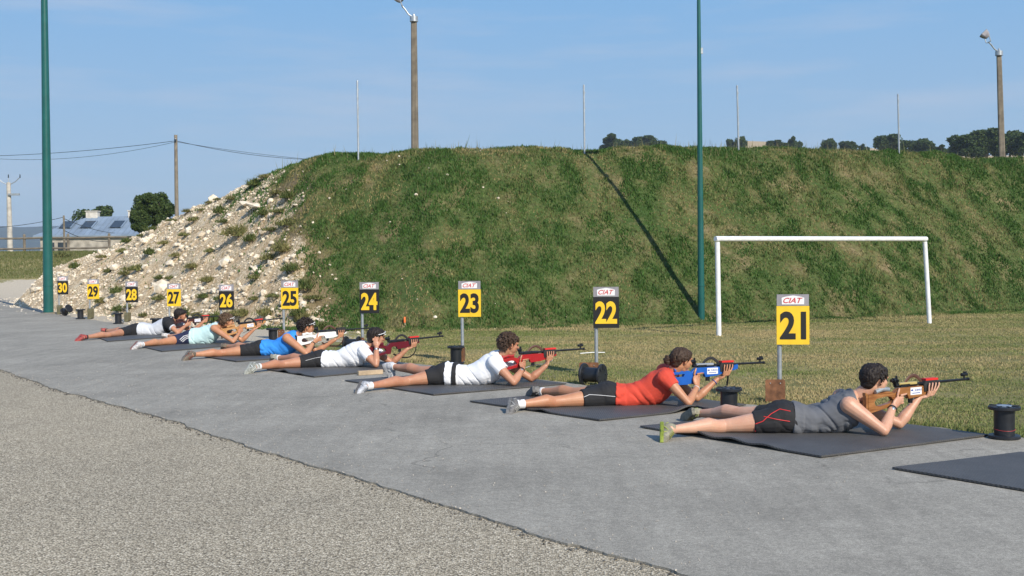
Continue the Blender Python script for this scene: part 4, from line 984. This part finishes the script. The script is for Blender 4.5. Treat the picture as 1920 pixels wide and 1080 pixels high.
def person(spec):
    g = spec; S = spec.get('s', 1.0)
    zg = .034
    en = G(*g['elbow_n'], z=zg); De = en.y
    def d(off): return De+off
    TO = g['torso']; n = len(TO); hw = [.150, .168, .150, .140, .162, .180, .110]
    if g.get('female'): hw = [.155, .170, .140, .128, .150, .160, .100]
    L = Vector((.10, 1, 0)).normalized()
    secs = []
    for i, (px, yt, yb) in enumerate(TO):
        Y = d(.34-.075*i/(n-1)); c = at(px, (yt+yb)/2, Y); b = (yb-yt)/2*Y/F_PX; secs.append((c, b, hw[i]))
    def sec_rings(k0, k1, off, shrink_end=(1, 1), lift=None):
        rings = []; idx = np.linspace(k0, k1, int((k1-k0)*4)+1)
        for q, t in enumerate(idx):
            i = min(int(t), n-2); f = t-i; f = f; c0, b0, a0 = secs[i]; c1, b1, a1 = secs[i+1]
            # catmull-rom for the outline
            ip, iq = max(i-1, 0), min(i+2, n-1)
            def cr(p0, p1, p2, p3): return p1+(p2-p0)*(.5*f)+(p0*2-p1*5+p2*4-p3)*(.5*f*f)+(p1*3-p0-p2*3+p3)*(.5*f**3)
            c = cr(secs[ip][0], c0, c1, secs[iq][0]); b = cr(secs[ip][1], b0, b1, secs[iq][1]); a = cr(secs[ip][2], a0, a1, secs[iq][2])
            b += off; a += off; ring = []
            ax = (c1-c0).normalized(); up_ = L.cross(ax); up_ = up_ if up_.z > 0 else -up_; up_ = (up_+Vector((0, 0, 1.6))).normalized()
            for j in range(28):
                an = 2*math.pi*j/28; x, y = math.cos(an), math.sin(an); e = .82
                X = a*math.copysign(abs(x)**e, x); Yv = b*math.copysign(abs(y)**e, y)
                if t < 1.9 and y > 0: Yv -= b*.16*math.exp(-(X/.022)**2)*(1 if t < 1.5 else .4)      # cleft between the buttocks
                if y > 0: Yv -= b*.05*math.exp(-(X/.03)**2)
                ring.append(c+L*X+up_*Yv)
            rings.append(ring)
        return rings
    O = Vector((secs[1][0].x, secs[1][0].y, 0))
    # joints
    hipn = secs[0][0]*.45+secs[1][0]*.55-L*.088; hipf = secs[0][0]*.45+secs[1][0]*.55+L*.088
    kn = G(*g['knee_n'], z=zg*.8)+Vector((0, 0, .054)); an_n = at(*g['ankle_n'], G(*g['foot_n']).y+.04)
    an_n.z = max(an_n.z, .05)
    af_Y = g.get('af_Y', .95)
    an_f = at(*g['ankle_f'], d(af_Y)); 
    kf = g.get('knee_f'); kf = at(*kf, d(.62)) if kf else hipf.lerp(an_f, .52)+Vector((0, 0, -.01))
    kf.z = max(kf.z, .075)
    shn = at(*g['sh_n'], d(.11)); shf = shn+L*.33+Vector((0, 0, .02))
    ef = G(*g['elbow_f'], z=zg)+Vector((0, 0, .038)); ef.y = max(ef.y, De+.20); 
    if ef.y > De+.5: ef = at(*g['elbow_f'], De+.42); ef.z = max(ef.z, .06)
    en = en+Vector((0, 0, .040))
    # rifle placement
    ro = at(*g['rear'], d(.30)); yaw = math.atan2(.456, .89); pitch = 0
    if 'muzzle' in g:
        best = None
        for k in range(0, 900):
            Y = ro.y-.1+k*.001; p = at(*g['muzzle'], Y); e = abs((p-ro).length-.78)
            if best is None or e < best[0]: best = (e, p)
        dv = best[1]-ro; yaw = math.atan2(dv.y, dv.x); yaw = min(max(yaw, R(12)), R(42)); pitch = math.atan2(dv.z, math.hypot(dv.x, dv.y))
        pitch = min(max(pitch, R(-4)), R(7))
    rf = g['rifle']; rf.location = ro; rf.rotation_euler = (g.get('cant', 0), -pitch, yaw)
    RM = Matrix.Translation(ro) @ (Matrix.Rotation(yaw, 4, 'Z') @ Matrix.Rotation(-pitch, 4, 'Y'))
    def rl(x, y, z): return RM @ Vector((x, y, z))
    RX = RM.to_3x3() @ Vector((1, 0, 0)); RY = RM.to_3x3() @ Vector((0, 1, 0)); RZ = RM.to_3x3() @ Vector((0, 0, 1))
    # ---- body
    mb = MB(); mb.loft(sec_rings(0, n-1, 0))
    mb.chain([(hipn, .092), (hipn.lerp(kn, .45), .074), (hipn.lerp(kn, .85), .055), (kn, .052)], 16)
    kd = (an_n-kn)
    mb.chain([(kn, .053), (kn+kd*.12+Vector((0, 0, -.002)), .052), (kn+kd*.30+Vector((0, 0, .012)), .059), (kn+kd*.60+Vector((0, 0, .004)), .043), (an_n-kd*.10, .031), (an_n, .036)], 16)
    mb.chain([(hipf, .092), (hipf.lerp(kf, .45), .074), (hipf.lerp(kf, .85), .057), (kf, .053)], 16)
    kd2 = (an_f-kf); mb.chain([(kf, .053), (kf+kd2*.30+Vector((0, 0, .014)), .059), (kf+kd2*.60, .043), (an_f-kd2*.08, .033), (an_f, .036)], 16)
    # neck and head
    nb = (shn+shf)*.5*.35+secs[n-1][0]*.65
    hc = at(*g['head'], d(.235)); hd = spec.get('hdir', (.86, .40, -.16)); hf = Vector(hd).normalized(); hs = Vector((0, 0, 1)).cross(hf).normalized(); hu = hf.cross(hs)
    hk = g.get('hk', 1.05)
    def hp(f, s, u): return hc+hf*(f*hk)+hs*(s*hk)+hu*(u*hk)
    mb.cap(nb, .058, hp(-.030, 0, -.055), .053, 16)
    mb.cap(nb+L*.0-Vector((.02, 0, .0)), .075, shn, .052, 14); mb.cap(nb-Vector((.02, 0, 0)), .075, shf, .052, 14)
    mb.ell(hp(-.012, 0, .012), hf*.093*hk, hs*.073*hk, hu*.085*hk, 20)
    mb.ell(hp(.036, 0, -.030), hf*.052*hk, hs*.058*hk, hu*.066*hk, 18)
    mb.cap(hp(.022, 0, -.082), .034*hk, hp(.062, 0, -.086), .020*hk, 12)                    # jaw and chin
    mb.cap(hp(.084, 0, .006), .010*hk, hp(.103, 0, -.030), .0125*hk, 10)                    # nose
    mb.cap(hp(.078, -.03, .018), .013*hk, hp(.078, .03, .018), .013*hk, 10)                 # brow
    mb.cap(hp(.084, -.012, -.056), .010*hk, hp(.084, .012, -.056), .010*hk, 10)             # mouth
    for s_ in (-1, 1):
        mb.ell(hp(.050, s_*.042, -.022), hf*.026*hk, hs*.018*hk, hu*.022*hk, 10)
        mb.ell(hp(-.008, s_*.074, -.012), hf*.017*hk, hs*.009*hk, hu*.030*hk, 10); mb.ell(hp(-.004, s_*.070, -.034), hf*.010*hk, hs*.008*hk, hu*.010*hk, 8)
    # arms
    def arm(sh, el, wr, k=1.0):
        mb.chain([(sh, .068*k), (sh.lerp(el, .25), .059*k), (sh.lerp(el, .5), .052*k), (sh.lerp(el, .8), .042*k), (el, .038*k)], 14)
        v = wr-el; mb.chain([(el, .038*k), (el+v*.25, .046*k), (el+v*.65, .033*k), (wr, .0265*k)], 14)
    ak = .88 if g.get('female') else 1.0
    palm_f = rl(.315, -.004, -.088); wf = at(*g['wrist_f'], d(.42)); wf = palm_f+(wf-palm_f).normalized()*.078
    arm(shf, ef, wf, ak)
    # supporting hand: palm under the fore-end, fingers up the near side
    mb.ell((palm_f+wf)*.5+RX*.006, (palm_f-wf)*.62, RY*.040, (palm_f-wf).cross(RY).normalized()*.017, 14)
    mb.ell(palm_f+RX*.012, RX*.040, RY*.038, RZ*.015, 14)
    splay = g.get('splay', .35)
    fingers(mb, palm_f, [(RX*(.036-.021*i)-RY*.026+RZ*.002, [-RY*.012+RZ*.034+RX*(splay-.25*i*splay)*.02, RZ*.032+RX*(splay*(1-.35*i))*.030-RY*.001, RZ*.024+RX*.010*splay+RY*.003]) for i in range(4)], .0094)
    fingers(mb, palm_f, [(RX*.0+RY*.030-RZ*.002, [RX*.018+RY*.006+RZ*.022, RX*.014+RZ*.026])], .0105)
    # firing hand
    if g.get('hand_at_head'):
        wn = at(*g['wrist_n'], d(.10)); arm(shn, en, wn, ak); pn = at(*g['hand_at_head'], d(.13)); v = (pn-wn).normalized(); sd = Vector((1, 0, 0)); sd = (sd-v*sd.dot(v)).normalized(); nm = Vector((0, 1, 0))
        mb.ell((wn+pn)*.5+v*.005, v*.050, sd*.037, v.cross(sd)*.015, 14)
        for i in range(4):
            b0 = pn+sd*(.032-.021*i); mb.chain([(b0, .0095), (b0+v*.034+sd*.004+nm*.006, .0090), (b0+v*.052+nm*.020+sd*.008, .0085), (b0+v*.058+nm*.034+sd*.010, .008)], 8)
        mb.chain([(wn+v*.02+sd*.028, .012), (wn+v*.045+sd*.048, .0105), (wn+v*.065+sd*.050+nm*.012, .0095)], 8)
    else:
        pn = rl(-.022, -.034, -.098); wn = at(*g['wrist_n'], d(.23)); wn = pn+(wn-pn).normalized()*.082; arm(shn, en, wn, ak)
        v = (pn-wn).normalized(); mb.ell((wn+pn)*.5+v*.01, v*.056, RY*.017, v.cross(RY).normalized()*.037, 14)
        fingers(mb, pn, [(RX*.020+RZ*.032-RY*.002, [RX*.040+RY*.004+RZ*.004, RX*.024+RY*.010, RX*.016+RY*.008])]+
                [(RX*.018+RZ*(.012-.020*i), [RX*.030+RY*.006, RX*.008+RY*.026, -RX*.012+RY*.016]) for i in range(3)], .0094)
        fingers(mb, pn, [(RZ*.030-RX*.012+RY*.004, [RZ*.026+RX*.006-RY*.002, RZ*.024+RX*.014+RY*.004])], .0108)
    mb.v = [tuple(Vector(v_)-O) for v_ in mb.v]
    px_m = F_PX*.533/De
    vs = .0046 if De < 13 else .0056
    body = voxel(mb, vs, 4, 'person', g['skin'], None, factor=.5); body.location = O
    tag(body, g['label'], 'person')
    # ---- clothes
    seed = g.get('seed', 1)
    def folds(amp, freq, diag=.6):
        def f(co, no):
            return np.maximum(f0(co, no), -.0065)
        def f0(co, no):
            u = co[:, 0]*freq+co[:, 2]*freq*diag*1.3; v = co[:, 0]*freq*.35-co[:, 2]*freq*.5+co[:, 1]*freq*.8
            a = fbm(u+seed*5, v, .55, 3, seed); b_ = 1-np.abs(vnoise(u*.9+seed*3, v*.6, .8, seed+4)*2-1)*1.0
            return amp*(a*1.3-1.5*np.clip(b_, 0, 1)**4+.2)*np.clip(.45+1.3*vnoise(co[:, 0]*4+seed, co[:, 2]*5+co[:, 1]*3, 1, seed+9), .3, 1.4)
        return f
    def cl(mb, name, material, fold, it=2, sz=.006):
        mb.v = [tuple(Vector(v_)-O) for v_ in mb.v]; return voxel(mb, sz, it, name, material, body, fold)
    so = .011
    mb = MB(); mb.loft(sec_rings(0, 1.98, so))
    he_n, he_f = g.get('hem', (.42, .40))
    mb.chain([(hipn, .105), (hipn.lerp(kn, he_n*.55), .094)], 18); a_ = hipn.lerp(kn, he_n*.5); b_ = hipn.lerp(kn, he_n)
    mb.tube([a_, b_], [.094, .088], 20)
    mb.chain([(hipf, .105), (hipf.lerp(kf, he_f*.55), .094)], 18); mb.tube([hipf.lerp(kf, he_f*.5), hipf.lerp(kf, he_f)], [.094, .088], 20)
    shorts = cl(mb, 'shorts', g['shorts'], folds(.0030, 16))
    if g.get('trim'):
        mb = MB()
        for path in g['trim']:
            P = [at(px, py, d(.12)) for px, py in path]; Q = []
            me = shorts.data
            from mathutils.bvhtree import BVHTree
            bv = BVHTree.FromPolygons([v_.co+O for v_ in me.vertices], [p_.vertices[:] for p_ in me.polygons])
            camp = Vector((0, 0, CAM_H))
            for a1, b1 in zip(P, P[1:]):
                for i in range(6):
                    p_ = a1.lerp(b1, i/6); h_ = bv.ray_cast(camp, (p_-camp).normalized())
                    if h_[0]: Q.append(h_[0]+h_[1]*.0015-O)
            if len(Q) > 2: mb.tube(Q, g.get('trim_r', .0028), 6)
        if mb.v: mb.build('piping', g['trim_mat'], shorts)
    mb = MB(); fo = .013; tank = g.get('tank')
    mb.loft(sec_rings(1.72, 2.3, fo+.006)); mb.loft(sec_rings(2.0, n-1 if not tank else n-1.15, fo))
    if tank:
        c = shn.lerp(shf, .5); mb.cap(shn.lerp(shf, .24)+Vector((0, 0, .035)), .042, nb+Vector((-.03, -.02, .010)), .062, 14); mb.cap(shn.lerp(shf, .76)+Vector((0, 0, .035)), .042, nb+Vector((-.03, .02, .010)), .062, 14)
    else:
        mb.cap(nb-Vector((.022, 0, .0)), .083, shn, .080, 16); mb.cap(nb-Vector((.022, 0, 0)), .083, shf, .080, 16)
        for sh, el in ((shn, en), (shf, ef)):
            q = sh.lerp(el, g.get('sleeve', .48)); mb.tube([sh, sh.lerp(q, .6), q], [.082, .077, .073] if not g.get('female') else [.074, .070, .064], 20)
    shirt = cl(mb, 'tank_top' if tank else 't_shirt', g['shirt'], folds(.0085, g.get('ff', 11)*1.5))
    if g.get('yoke'):
        mb = MB(); mb.loft(sec_rings(n-2.4, n-1.3, fo+.006)); 
        mb.cap(nb-Vector((.022, 0, 0)), .088, shn, .087, 16); mb.cap(nb-Vector((.022, 0, 0)), .088, shf, .087, 16); q = shn.lerp(en, .42); mb.tube([shn, q], [.089, .080], 20)
        cl(mb, 'yoke', g['yoke'], folds(.004, 11))
    if g.get('belt'):
        mb = MB(); mb.loft(sec_rings(1.35, 1.95, fo+.010)); cl(mb, 'tied_shirt', g['belt'][0], folds(.010, 20)); mb = MB(); mb.loft(sec_rings(1.98, 2.25, fo+.020)); cl(mb, 'waist_strap', g['belt'][1], None)
    # ---- hair
    rr = random.Random(seed*31+5); mb = MB(); hl = g.get('hair_len', .05); vol = g.get('hair_vol', 1.0)
    mb.ell(hp(-.026, 0, .028), hf*.092*hk*vol, hs*.082*hk*vol, hu*.082*hk*vol, 22); mb.ell(hp(-.058, 0, -.022), hf*.050*hk*vol, hs*.066*hk*vol, hu*.060*hk*vol, 18)
    mb.ell(hp(-.066, 0, -.050), hf*.040*hk, hs*.056*hk, hu*.040*hk, 14)
    mb.ell(hp(.040, 0, .058), hf*.050*hk*vol, hs*.062*hk*vol, hu*.038*hk*vol, 16)
    base_n = len(mb.v)
    for i in range(g.get('locks', 900)):
        v = Vector((rr.gauss(0, 1), rr.gauss(0, 1), rr.gauss(0, 1))).normalized(); f_, s_, u_ = v
        if f_ > .45 and u_ < .38: continue
        if u_ < -.55 and f_ > -.45: continue
        if u_ < -.10 and f_ > -.30: continue
        rad = Vector((f_*.096, s_*.084, u_*.090)); p = hp(-.020+rad.x*vol, rad.y*vol, .016+rad.z*vol)
        nrm = (hf*f_+hs*s_+hu*u_); down = (-hu*.75-hf*.15+hf*(1.1 if (f_ > .05 and u_ > .1) else (.35 if f_ > -.2 else 0))); tv_ = (down-nrm*down.dot(nrm)); 
        rnd = Vector((rr.gauss(0, 1), rr.gauss(0, 1), rr.gauss(0, 1)))*g.get('messy', .45); tv_ = (tv_+rnd-nrm*rnd.dot(nrm)).normalized(); l = hl*rr.uniform(.6, 1.3)*(1 if f_ < 0 or u_ > .3 else .55)
        r_ = rr.uniform(.0035, .0070)*(1 if g.get('messy', .45) > .4 else .8); lift = g.get('lift', .25)
        a0 = p-nrm*.012; a1 = p+nrm*.006+tv_*l*.4; a2 = (p+nrm*(.004+l*lift*rr.random())+tv_*l) if g.get('messy', .45) > .25 else (p-nrm*(.004+l*l*4)+tv_*l)
        mb.tube([a0, a1, a1.lerp(a2, .6), a2], [r_, r_, r_*.7, r_*.15], 6)
    if g.get('bun'):
        bc = at(*g['bun'], d(.235)); mb.ell(bc, Vector((.034, 0, 0)), Vector((0, .034, 0)), Vector((0, 0, .032)), 14)
        for i in range(60):
            a = rr.random()*6.28; e_ = rr.random()*3.14; q = bc+Vector((math.cos(a)*math.sin(e_), math.sin(a)*math.sin(e_), math.cos(e_)))*.032; t_ = Vector((-math.sin(a), math.cos(a), rr.gauss(0, .6)))*.03; mb.tube([q-t_*.5, q+(q-bc)*.15, q+t_], [.005, .006, .001], 6)
    mb.v = [tuple(Vector(v_)-O) for v_ in mb.v]
    def strands(co, no):
        return (.0030 if g.get('messy', .45) > .4 else .0016)*(1-2*np.abs(vnoise(co[:, 1]*70+co[:, 0]*25, co[:, 2]*60-co[:, 0]*30, 1, seed)*2-1))
    voxel(mb, .0040, 1 if g.get('messy', .45) > .4 else 5, 'hair', g['hair'], body, strands)
    for s_ in (-1, 1):
        mb = MB(); mb.ell(hp(.0775, s_*.030, -.004)-O, hf*.0095, hs*.012, hu*.0085, 12); mb.build('eye', M['eye'], body)
    # ---- feet
    sk = g.get('sock', 'sock')
    for (an_, kk, fr) in ((an_n, kn, g.get('fr_n', ((-.12, -.86, -.42), (-1, .12, .05)))), (an_f, kf, g.get('fr_f', ((-.25, .86, -.42), (-1, -.1, .0))))):
        if sk:
            v = (kk-an_).normalized(); mb = MB(); mb.tube([an_-O-v*.01, an_-O+v*.03, an_-O+v*.06], [.042, .040, .041], 16); mb.build('sock', M[sk] if isinstance(sk, str) else sk, body)
        T, Nn = fr; shoe(body, an_, T, Nn, g['shoe'][0], g['shoe'][1] if an_ is an_n else g['shoe'][3], g['shoe'][2], g.get('ss', .95), O)
    # ---- small things worn
    if g.get('watch'):
        v = (wn-en).normalized(); c = wn-v*.028-O; x, y = mb.frame(v); mb = MB(); mb.tube([c-v*.008, c+v*.008], .0325, 16); w_ = mb.build('watch', M['strap'], body)
        q = c+Vector((0, -1, .3)).normalized()*.032; mb = MB(); mb.ell(q, v*.017, v.cross(Vector((0, -1, .3)).normalized())*.017, Vector((0, -1, .3)).normalized()*.007, 14); mb.build('dial', M['galv'], w_)
    if g.get('bracelet'):
        for w0, e0, mm, rr_ in ((wn, en, 'white', .003), (wf, ef, 'blue_ink', .004)):
            v = (w0-e0).normalized(); c = w0-v*.035-O; x, y = MB().frame(v); mb = MB(); mb.tube([c+(x*math.cos(a)+y*math.sin(a))*.028 for a in [k*math.pi/8 for k in range(17)]], rr_, 6); mb.build('bracelet', M[mm], body)
    if g.get('glasses'):
        gm = M['white'] if g['glasses'] == 'white' else M['steel_dark']; mb = MB(); P = [hp(-.03, -.086, .020), hp(.02, -.092, .035), hp(.062, -.078, .055), hp(.090, -.045, .070), hp(.100, 0, .074), hp(.090, .045, .070), hp(.062, .078, .055), hp(.0, .09, .03)]
        mb.tube([p-O for p in P], .0042, 6); P2 = [hp(.052, -.086, .052), hp(.080, -.070, .034), hp(.098, -.040, .046)]; mb.tube([p-O for p in P2], .0036, 6); mb.build('sunglasses', gm, body)
    if g.get('arm_sling'):
        v = (shf-ef).normalized(); c = ef.lerp(shf, .55)-O; mb = MB(); mb.tube([c-v*.018, c+v*.018], .052, 16); mb.build('arm_band', g['arm_sling'], body)
    print(g['label'][:40], 'De %.2f thigh %.2f shank %.2f farleg %.2f %.2f torso %.2f uarm %.2f farm %.2f fu %.2f ff %.2f rifle yaw %.0f pitch %.1f z %.2f head z %.2f' % (De, (hipn-kn).length, (kn-an_n).length, (hipf-kf).length, (kf-an_f).length, (hipn-shn).length,
        (shn-en).length, (en-wn).length, (shf-ef).length, (ef-wf).length, math.degrees(yaw), math.degrees(pitch), ro.z, hc.z))
    return body

SK1 = m_skin('tanned_skin', (.47, .235, .14)); SK2 = m_skin('light_skin', (.58, .335, .225)); SK3 = m_skin('golden_skin', (.49, .245, .135))
H_dark = m_hair('dark_brown_hair', (.018, .012, .009)); H_black = m_hair('black_hair', (.017, .012, .010)); H_brown = m_hair('brown_hair', (.045, .026, .016)); H_lt = m_hair('light_brown_hair', (.085, .052, .030))
C_black = m_cloth('black_lycra', (.014, .014, .016)); C_navy = m_cloth('navy_shorts', (.012, .018, .055)); C_white = m_cloth('white_cotton', (.78, .79, .82), .03); C_red = m_cloth('coral_red_shirt', (.60, .060, .032)); C_grey = m_cloth('heather_grey_jersey', (.118, .124, .138), .12)
C_blue = m_cloth('bright_blue_nylon', (.03, .25, .72)); C_mint = m_cloth('pale_mint_top', (.52, .72, .72), .04); C_lgrey = m_cloth('pale_grey_shirt', (.58, .60, .64), .04)
def shoes(a, b, c): return tuple([*(mat('shoe_upper', a, .8, .3, 35), mat('shoe_sole', b, .7, .25, 40), mat('shoe_trim', c, .7, .2, 20)), mat('worn_sole', tuple(x*.5+.04 for x in a), .8, .3, 30)])
W_sh = shoes((.42, .43, .45), (.10, .095, .09), (.20, .22, .25)); G_sh = shoes((.15, .145, .14), (.13, .13, .13), (.36, .36, .34)); L_sh = shoes((.24, .225, .16), (.20, .25, .025), (.30, .33, .09)); R_sh = shoes((.32, .06, .05), (.28, .05, .05), (.08, .05, .05)); B_sh = shoes((.14, .11, .08), (.11, .105, .095), (.22, .06, .045)); P_sh = shoes((.48, .46, .45), (.17, .09, .08), (.3, .3, .3)); GR_sh = shoes((.25, .255, .22), (.27, .28, .25), (.55, .57, .54))
RED = mat('red_piping', (.70, .03, .03), .6, .05, 5); WHT = mat('white_piping', (.75, .75, .75), .6, .03, 5)
PTS = [
 dict(label='shooter in grey tank top and red-piped black shorts lying nearest the camera', seed=1, skin=SK2, hair=H_black, shorts=C_black, shirt=C_grey, tank=True, shoe=L_sh, sock=None, watch=True, ff=14,
      ss=.90, torso=[(1428, 770, 812), (1463, 752, 812), (1492, 757, 812), (1526, 763, 811), (1560, 747, 808), (1590, 735, 799), (1607, 729, 778)],
      foot_n=(1235, 829), ankle_n=(1258, 805), knee_n=(1357, 812), ankle_f=(1309, 775), knee_f=(1385, 775), sh_n=(1592, 760), elbow_n=(1657, 818), elbow_f=(1686, 804), wrist_n=(1676, 761), wrist_f=(1716, 748), head=(1641, 709), rear=(1683, 724), muzzle=(1815, 712),
      messy=.10, hair_len=.075, lift=.10, hair_vol=.98, trim=[[(1411, 797), (1430, 790), (1446, 776), (1462, 767), (1486, 772)], [(1432, 781), (1455, 786), (1486, 791)], [(1411, 797), (1418, 811)]], trim_mat=RED, hem=(.40, .38),
      splay=.9, rifle=rifle('walnut', cover=mat('brass_tube', (.42, .33, .12), .4, .1, 20), label='biathlon rifle with brown wooden stock held by the shooter in grey', strap='leather')),
 dict(label='shooter in coral red shirt with brown hair tied in a bun', seed=2, female=True, skin=SK3, hair=H_brown, shorts=C_black, shirt=C_red, shoe=G_sh, bracelet=True, sleeve=.36,
      torso=[(1110, 729, 764), (1136, 716, 763), (1163, 722, 762), (1197, 716, 761), (1224, 700, 757), (1245, 691, 746), (1259, 689, 728)],
      foot_n=(950, 776), ankle_n=(971, 758), knee_n=(1047, 764), ankle_f=(1011, 734), knee_f=(1075, 737), sh_n=(1247, 708), elbow_n=(1291, 764), elbow_f=(1307, 754), wrist_n=(1308, 728), wrist_f=(1329, 722), head=(1279, 674), rear=(1304, 687), muzzle=(1432, 681),
      messy=.18, hair_len=.055, lift=.08, hk=.98, bun=(1252, 675), trim=[[(1094, 745), (1105, 740), (1125, 741), (1159, 744)]], trim_mat=WHT, trim_r=.0022, hem=(.44, .40),
      splay=.6, rifle=rifle('blue', cover=mat('silver_action', (.45, .47, .5), .35, .1, 20, metal=.5), hang=True, label='biathlon rifle with bright blue stock held by the shooter in red', tip='blue')),
 dict(label='curly-haired shooter in white T-shirt with a white shirt tied round the waist', seed=3, skin=SK1, hair=H_brown, shorts=C_black, shirt=C_white, shoe=W_sh, sock='sock', watch=True, belt=(C_white, C_black), sleeve=.45,
      torso=[(811, 692, 722), (830, 681, 722), (851, 684, 722), (884, 685, 722), (908, 669, 720), (928, 660, 712), (940, 659, 696)],
      foot_n=(674, 738), ankle_n=(688, 724), knee_n=(764, 724), ankle_f=(734, 687), knee_f=(785, 695), af_Y=.92, fr_f=((.45, .15, -1), (-1, .1, -.35)), sh_n=(926, 679), elbow_n=(963, 724), elbow_f=(996, 716), wrist_n=(979, 686), wrist_f=(1024, 683), head=(955, 645), rear=(978, 663), muzzle=(1095, 655),
      messy=.9, hair_len=.045, lift=.45, hair_vol=1.04, locks=760, hem=(.36, .34),
      rifle=rifle('red', label='biathlon rifle with bright red stock held by the curly-haired shooter', sling='short', strap='white', sticker=False)),
 dict(label='dark-haired shooter in white T-shirt touching the glasses on his head', seed=4, skin=SK1, hair=H_black, shorts=C_black, shirt=C_white, shoe=GR_sh, watch=True, glasses='white', sleeve=.5, hand_at_head=(704, 637),
      torso=[(580, 668, 690), (598, 657, 689), (613, 660, 688), (640, 656, 688), (660, 644, 686), (678, 640, 682), (689, 640, 666)],
      foot_n=(462, 702), ankle_n=(480, 688), knee_n=(531, 691), ankle_f=(519, 671), knee_f=(565, 673), sh_n=(681, 659), elbow_n=(705, 690), elbow_f=(735, 682), wrist_n=(706, 651), wrist_f=(758, 657), head=(706, 631), rear=(731, 641), muzzle=(830, 631),
      messy=.15, hair_len=.06, lift=.1, trim=[[(573, 676), (592, 671), (611, 668)]], trim_mat=WHT, trim_r=.0022, hem=(.44, .42), arm_sling=M['strap'],
      rifle=rifle('dark_red', label='biathlon rifle with dark red stock and long hanging black sling', sling='long', strap='strap', sticker=False)),
 dict(label='shooter in bright blue sleeveless top with white sunglasses on dark hair', seed=5, skin=SK3, hair=H_dark, shorts=C_black, shirt=C_blue, tank=True, shoe=B_sh, sock=None, watch=True, glasses='white', ff=12,
      torso=[(472, 648, 667), (486, 638, 667), (498, 638, 667), (516, 639, 667), (538, 626, 665), (552, 621, 656), (561, 621, 640)],
      foot_n=(348, 677), ankle_n=(361, 665), knee_n=(415, 669), ankle_f=(425, 650), knee_f=(458, 651), sh_n=(538, 634), elbow_n=(574, 668), elbow_f=(594, 658), wrist_n=(587, 643), wrist_f=(622, 641), head=(575, 612), rear=(597, 622), muzzle=(692, 616),
      messy=.8, hair_len=.055, lift=.4, hem=(.42, .40), arm_sling=M['leather'],
      rifle=rifle('white', label='biathlon rifle with white stock held by the shooter in blue', sling='long', strap='leather', pad='strap', sticker=False)),
 dict(label='shooter in pale mint top and navy shorts with white side stripes', seed=6, female=True, skin=SK3, hair=H_lt, shorts=C_navy, shirt=C_mint, tank=True, shoe=P_sh, sock='sock', glasses='white',
      torso=[(340, 627, 647), (353, 620, 647), (364, 617, 647), (380, 614, 646), (395, 609, 643), (405, 606, 632), (413, 605, 620)],
      foot_n=(251, 656), ankle_n=(263, 646.5), knee_n=(301, 648), ankle_f=(313, 630), knee_f=(345, 633), sh_n=(401, 615.5), elbow_n=(437, 645), elbow_f=(454, 640), wrist_n=(449, 623), wrist_f=(471, 621), head=(426, 601), rear=(450, 607), muzzle=(527, 597),
      messy=.55, hair_len=.06, lift=.3, trim=[[(337, 637), (345, 630), (358, 627)], [(339, 639.5), (347, 632.5), (358, 629.5)], [(342, 641), (349, 635), (358, 632)]], trim_mat=WHT, trim_r=.0055, hem=(.42, .40), arm_sling=M['strap'],
      rifle=rifle('beech', label='biathlon rifle with pale wooden stock held by the shooter in mint', sling='short', strap='strap', tip='beech')),
 dict(label='farthest shooter, in pale grey shirt with black shoulders and red shoes', seed=8, skin=SK1, hair=H_black, shorts=C_black, shirt=C_lgrey, shoe=R_sh, sock=C_black, yoke=C_black, glasses='dark', sleeve=.52,
      torso=[(240, 612, 632), (254, 607, 632), (268, 606, 632), (288, 608, 631), (304, 599, 628), (317, 595, 619), (326, 594, 608)],
      foot_n=(144, 640.5), ankle_n=(158, 632.5), knee_n=(204, 633), ankle_f=(198, 620), knee_f=(232, 621), sh_n=(315, 606.5), elbow_n=(333, 628), elbow_f=(362, 622), wrist_n=(349, 610), wrist_f=(381, 603), head=(339, 590), rear=(353, 597), muzzle=(424, 592),
      messy=.15, hair_len=.06, lift=.1, hem=(.46, .44), arm_sling=M['strap'],
      rifle=rifle('black', label='biathlon rifle with black and red stock held by the farthest shooter', sling='long', strap='strap')),
]
for sp_ in PTS: person(sp_)

# ------------------------------------------------------------------ air
hz, t_, b_ = nodes_of('pale_air'); t_.nodes.remove(b_); pv = t_.nodes.new('ShaderNodeVolumePrincipled'); pv.inputs['Color'].default_value = (.62, .74, .92, 1); pv.inputs['Density'].default_value = .00022
t_.links.new(pv.outputs[0], t_.nodes['Material Output'].inputs['Volume'])
mb = MB(); mb.box((0, 0, 54), (7400, 8400, 112)); hb = mb.build('haze', hz, None, False); tag(hb, kind='stuff')
hb['label'] = 'thin blue summer haze over the far hills and trees'
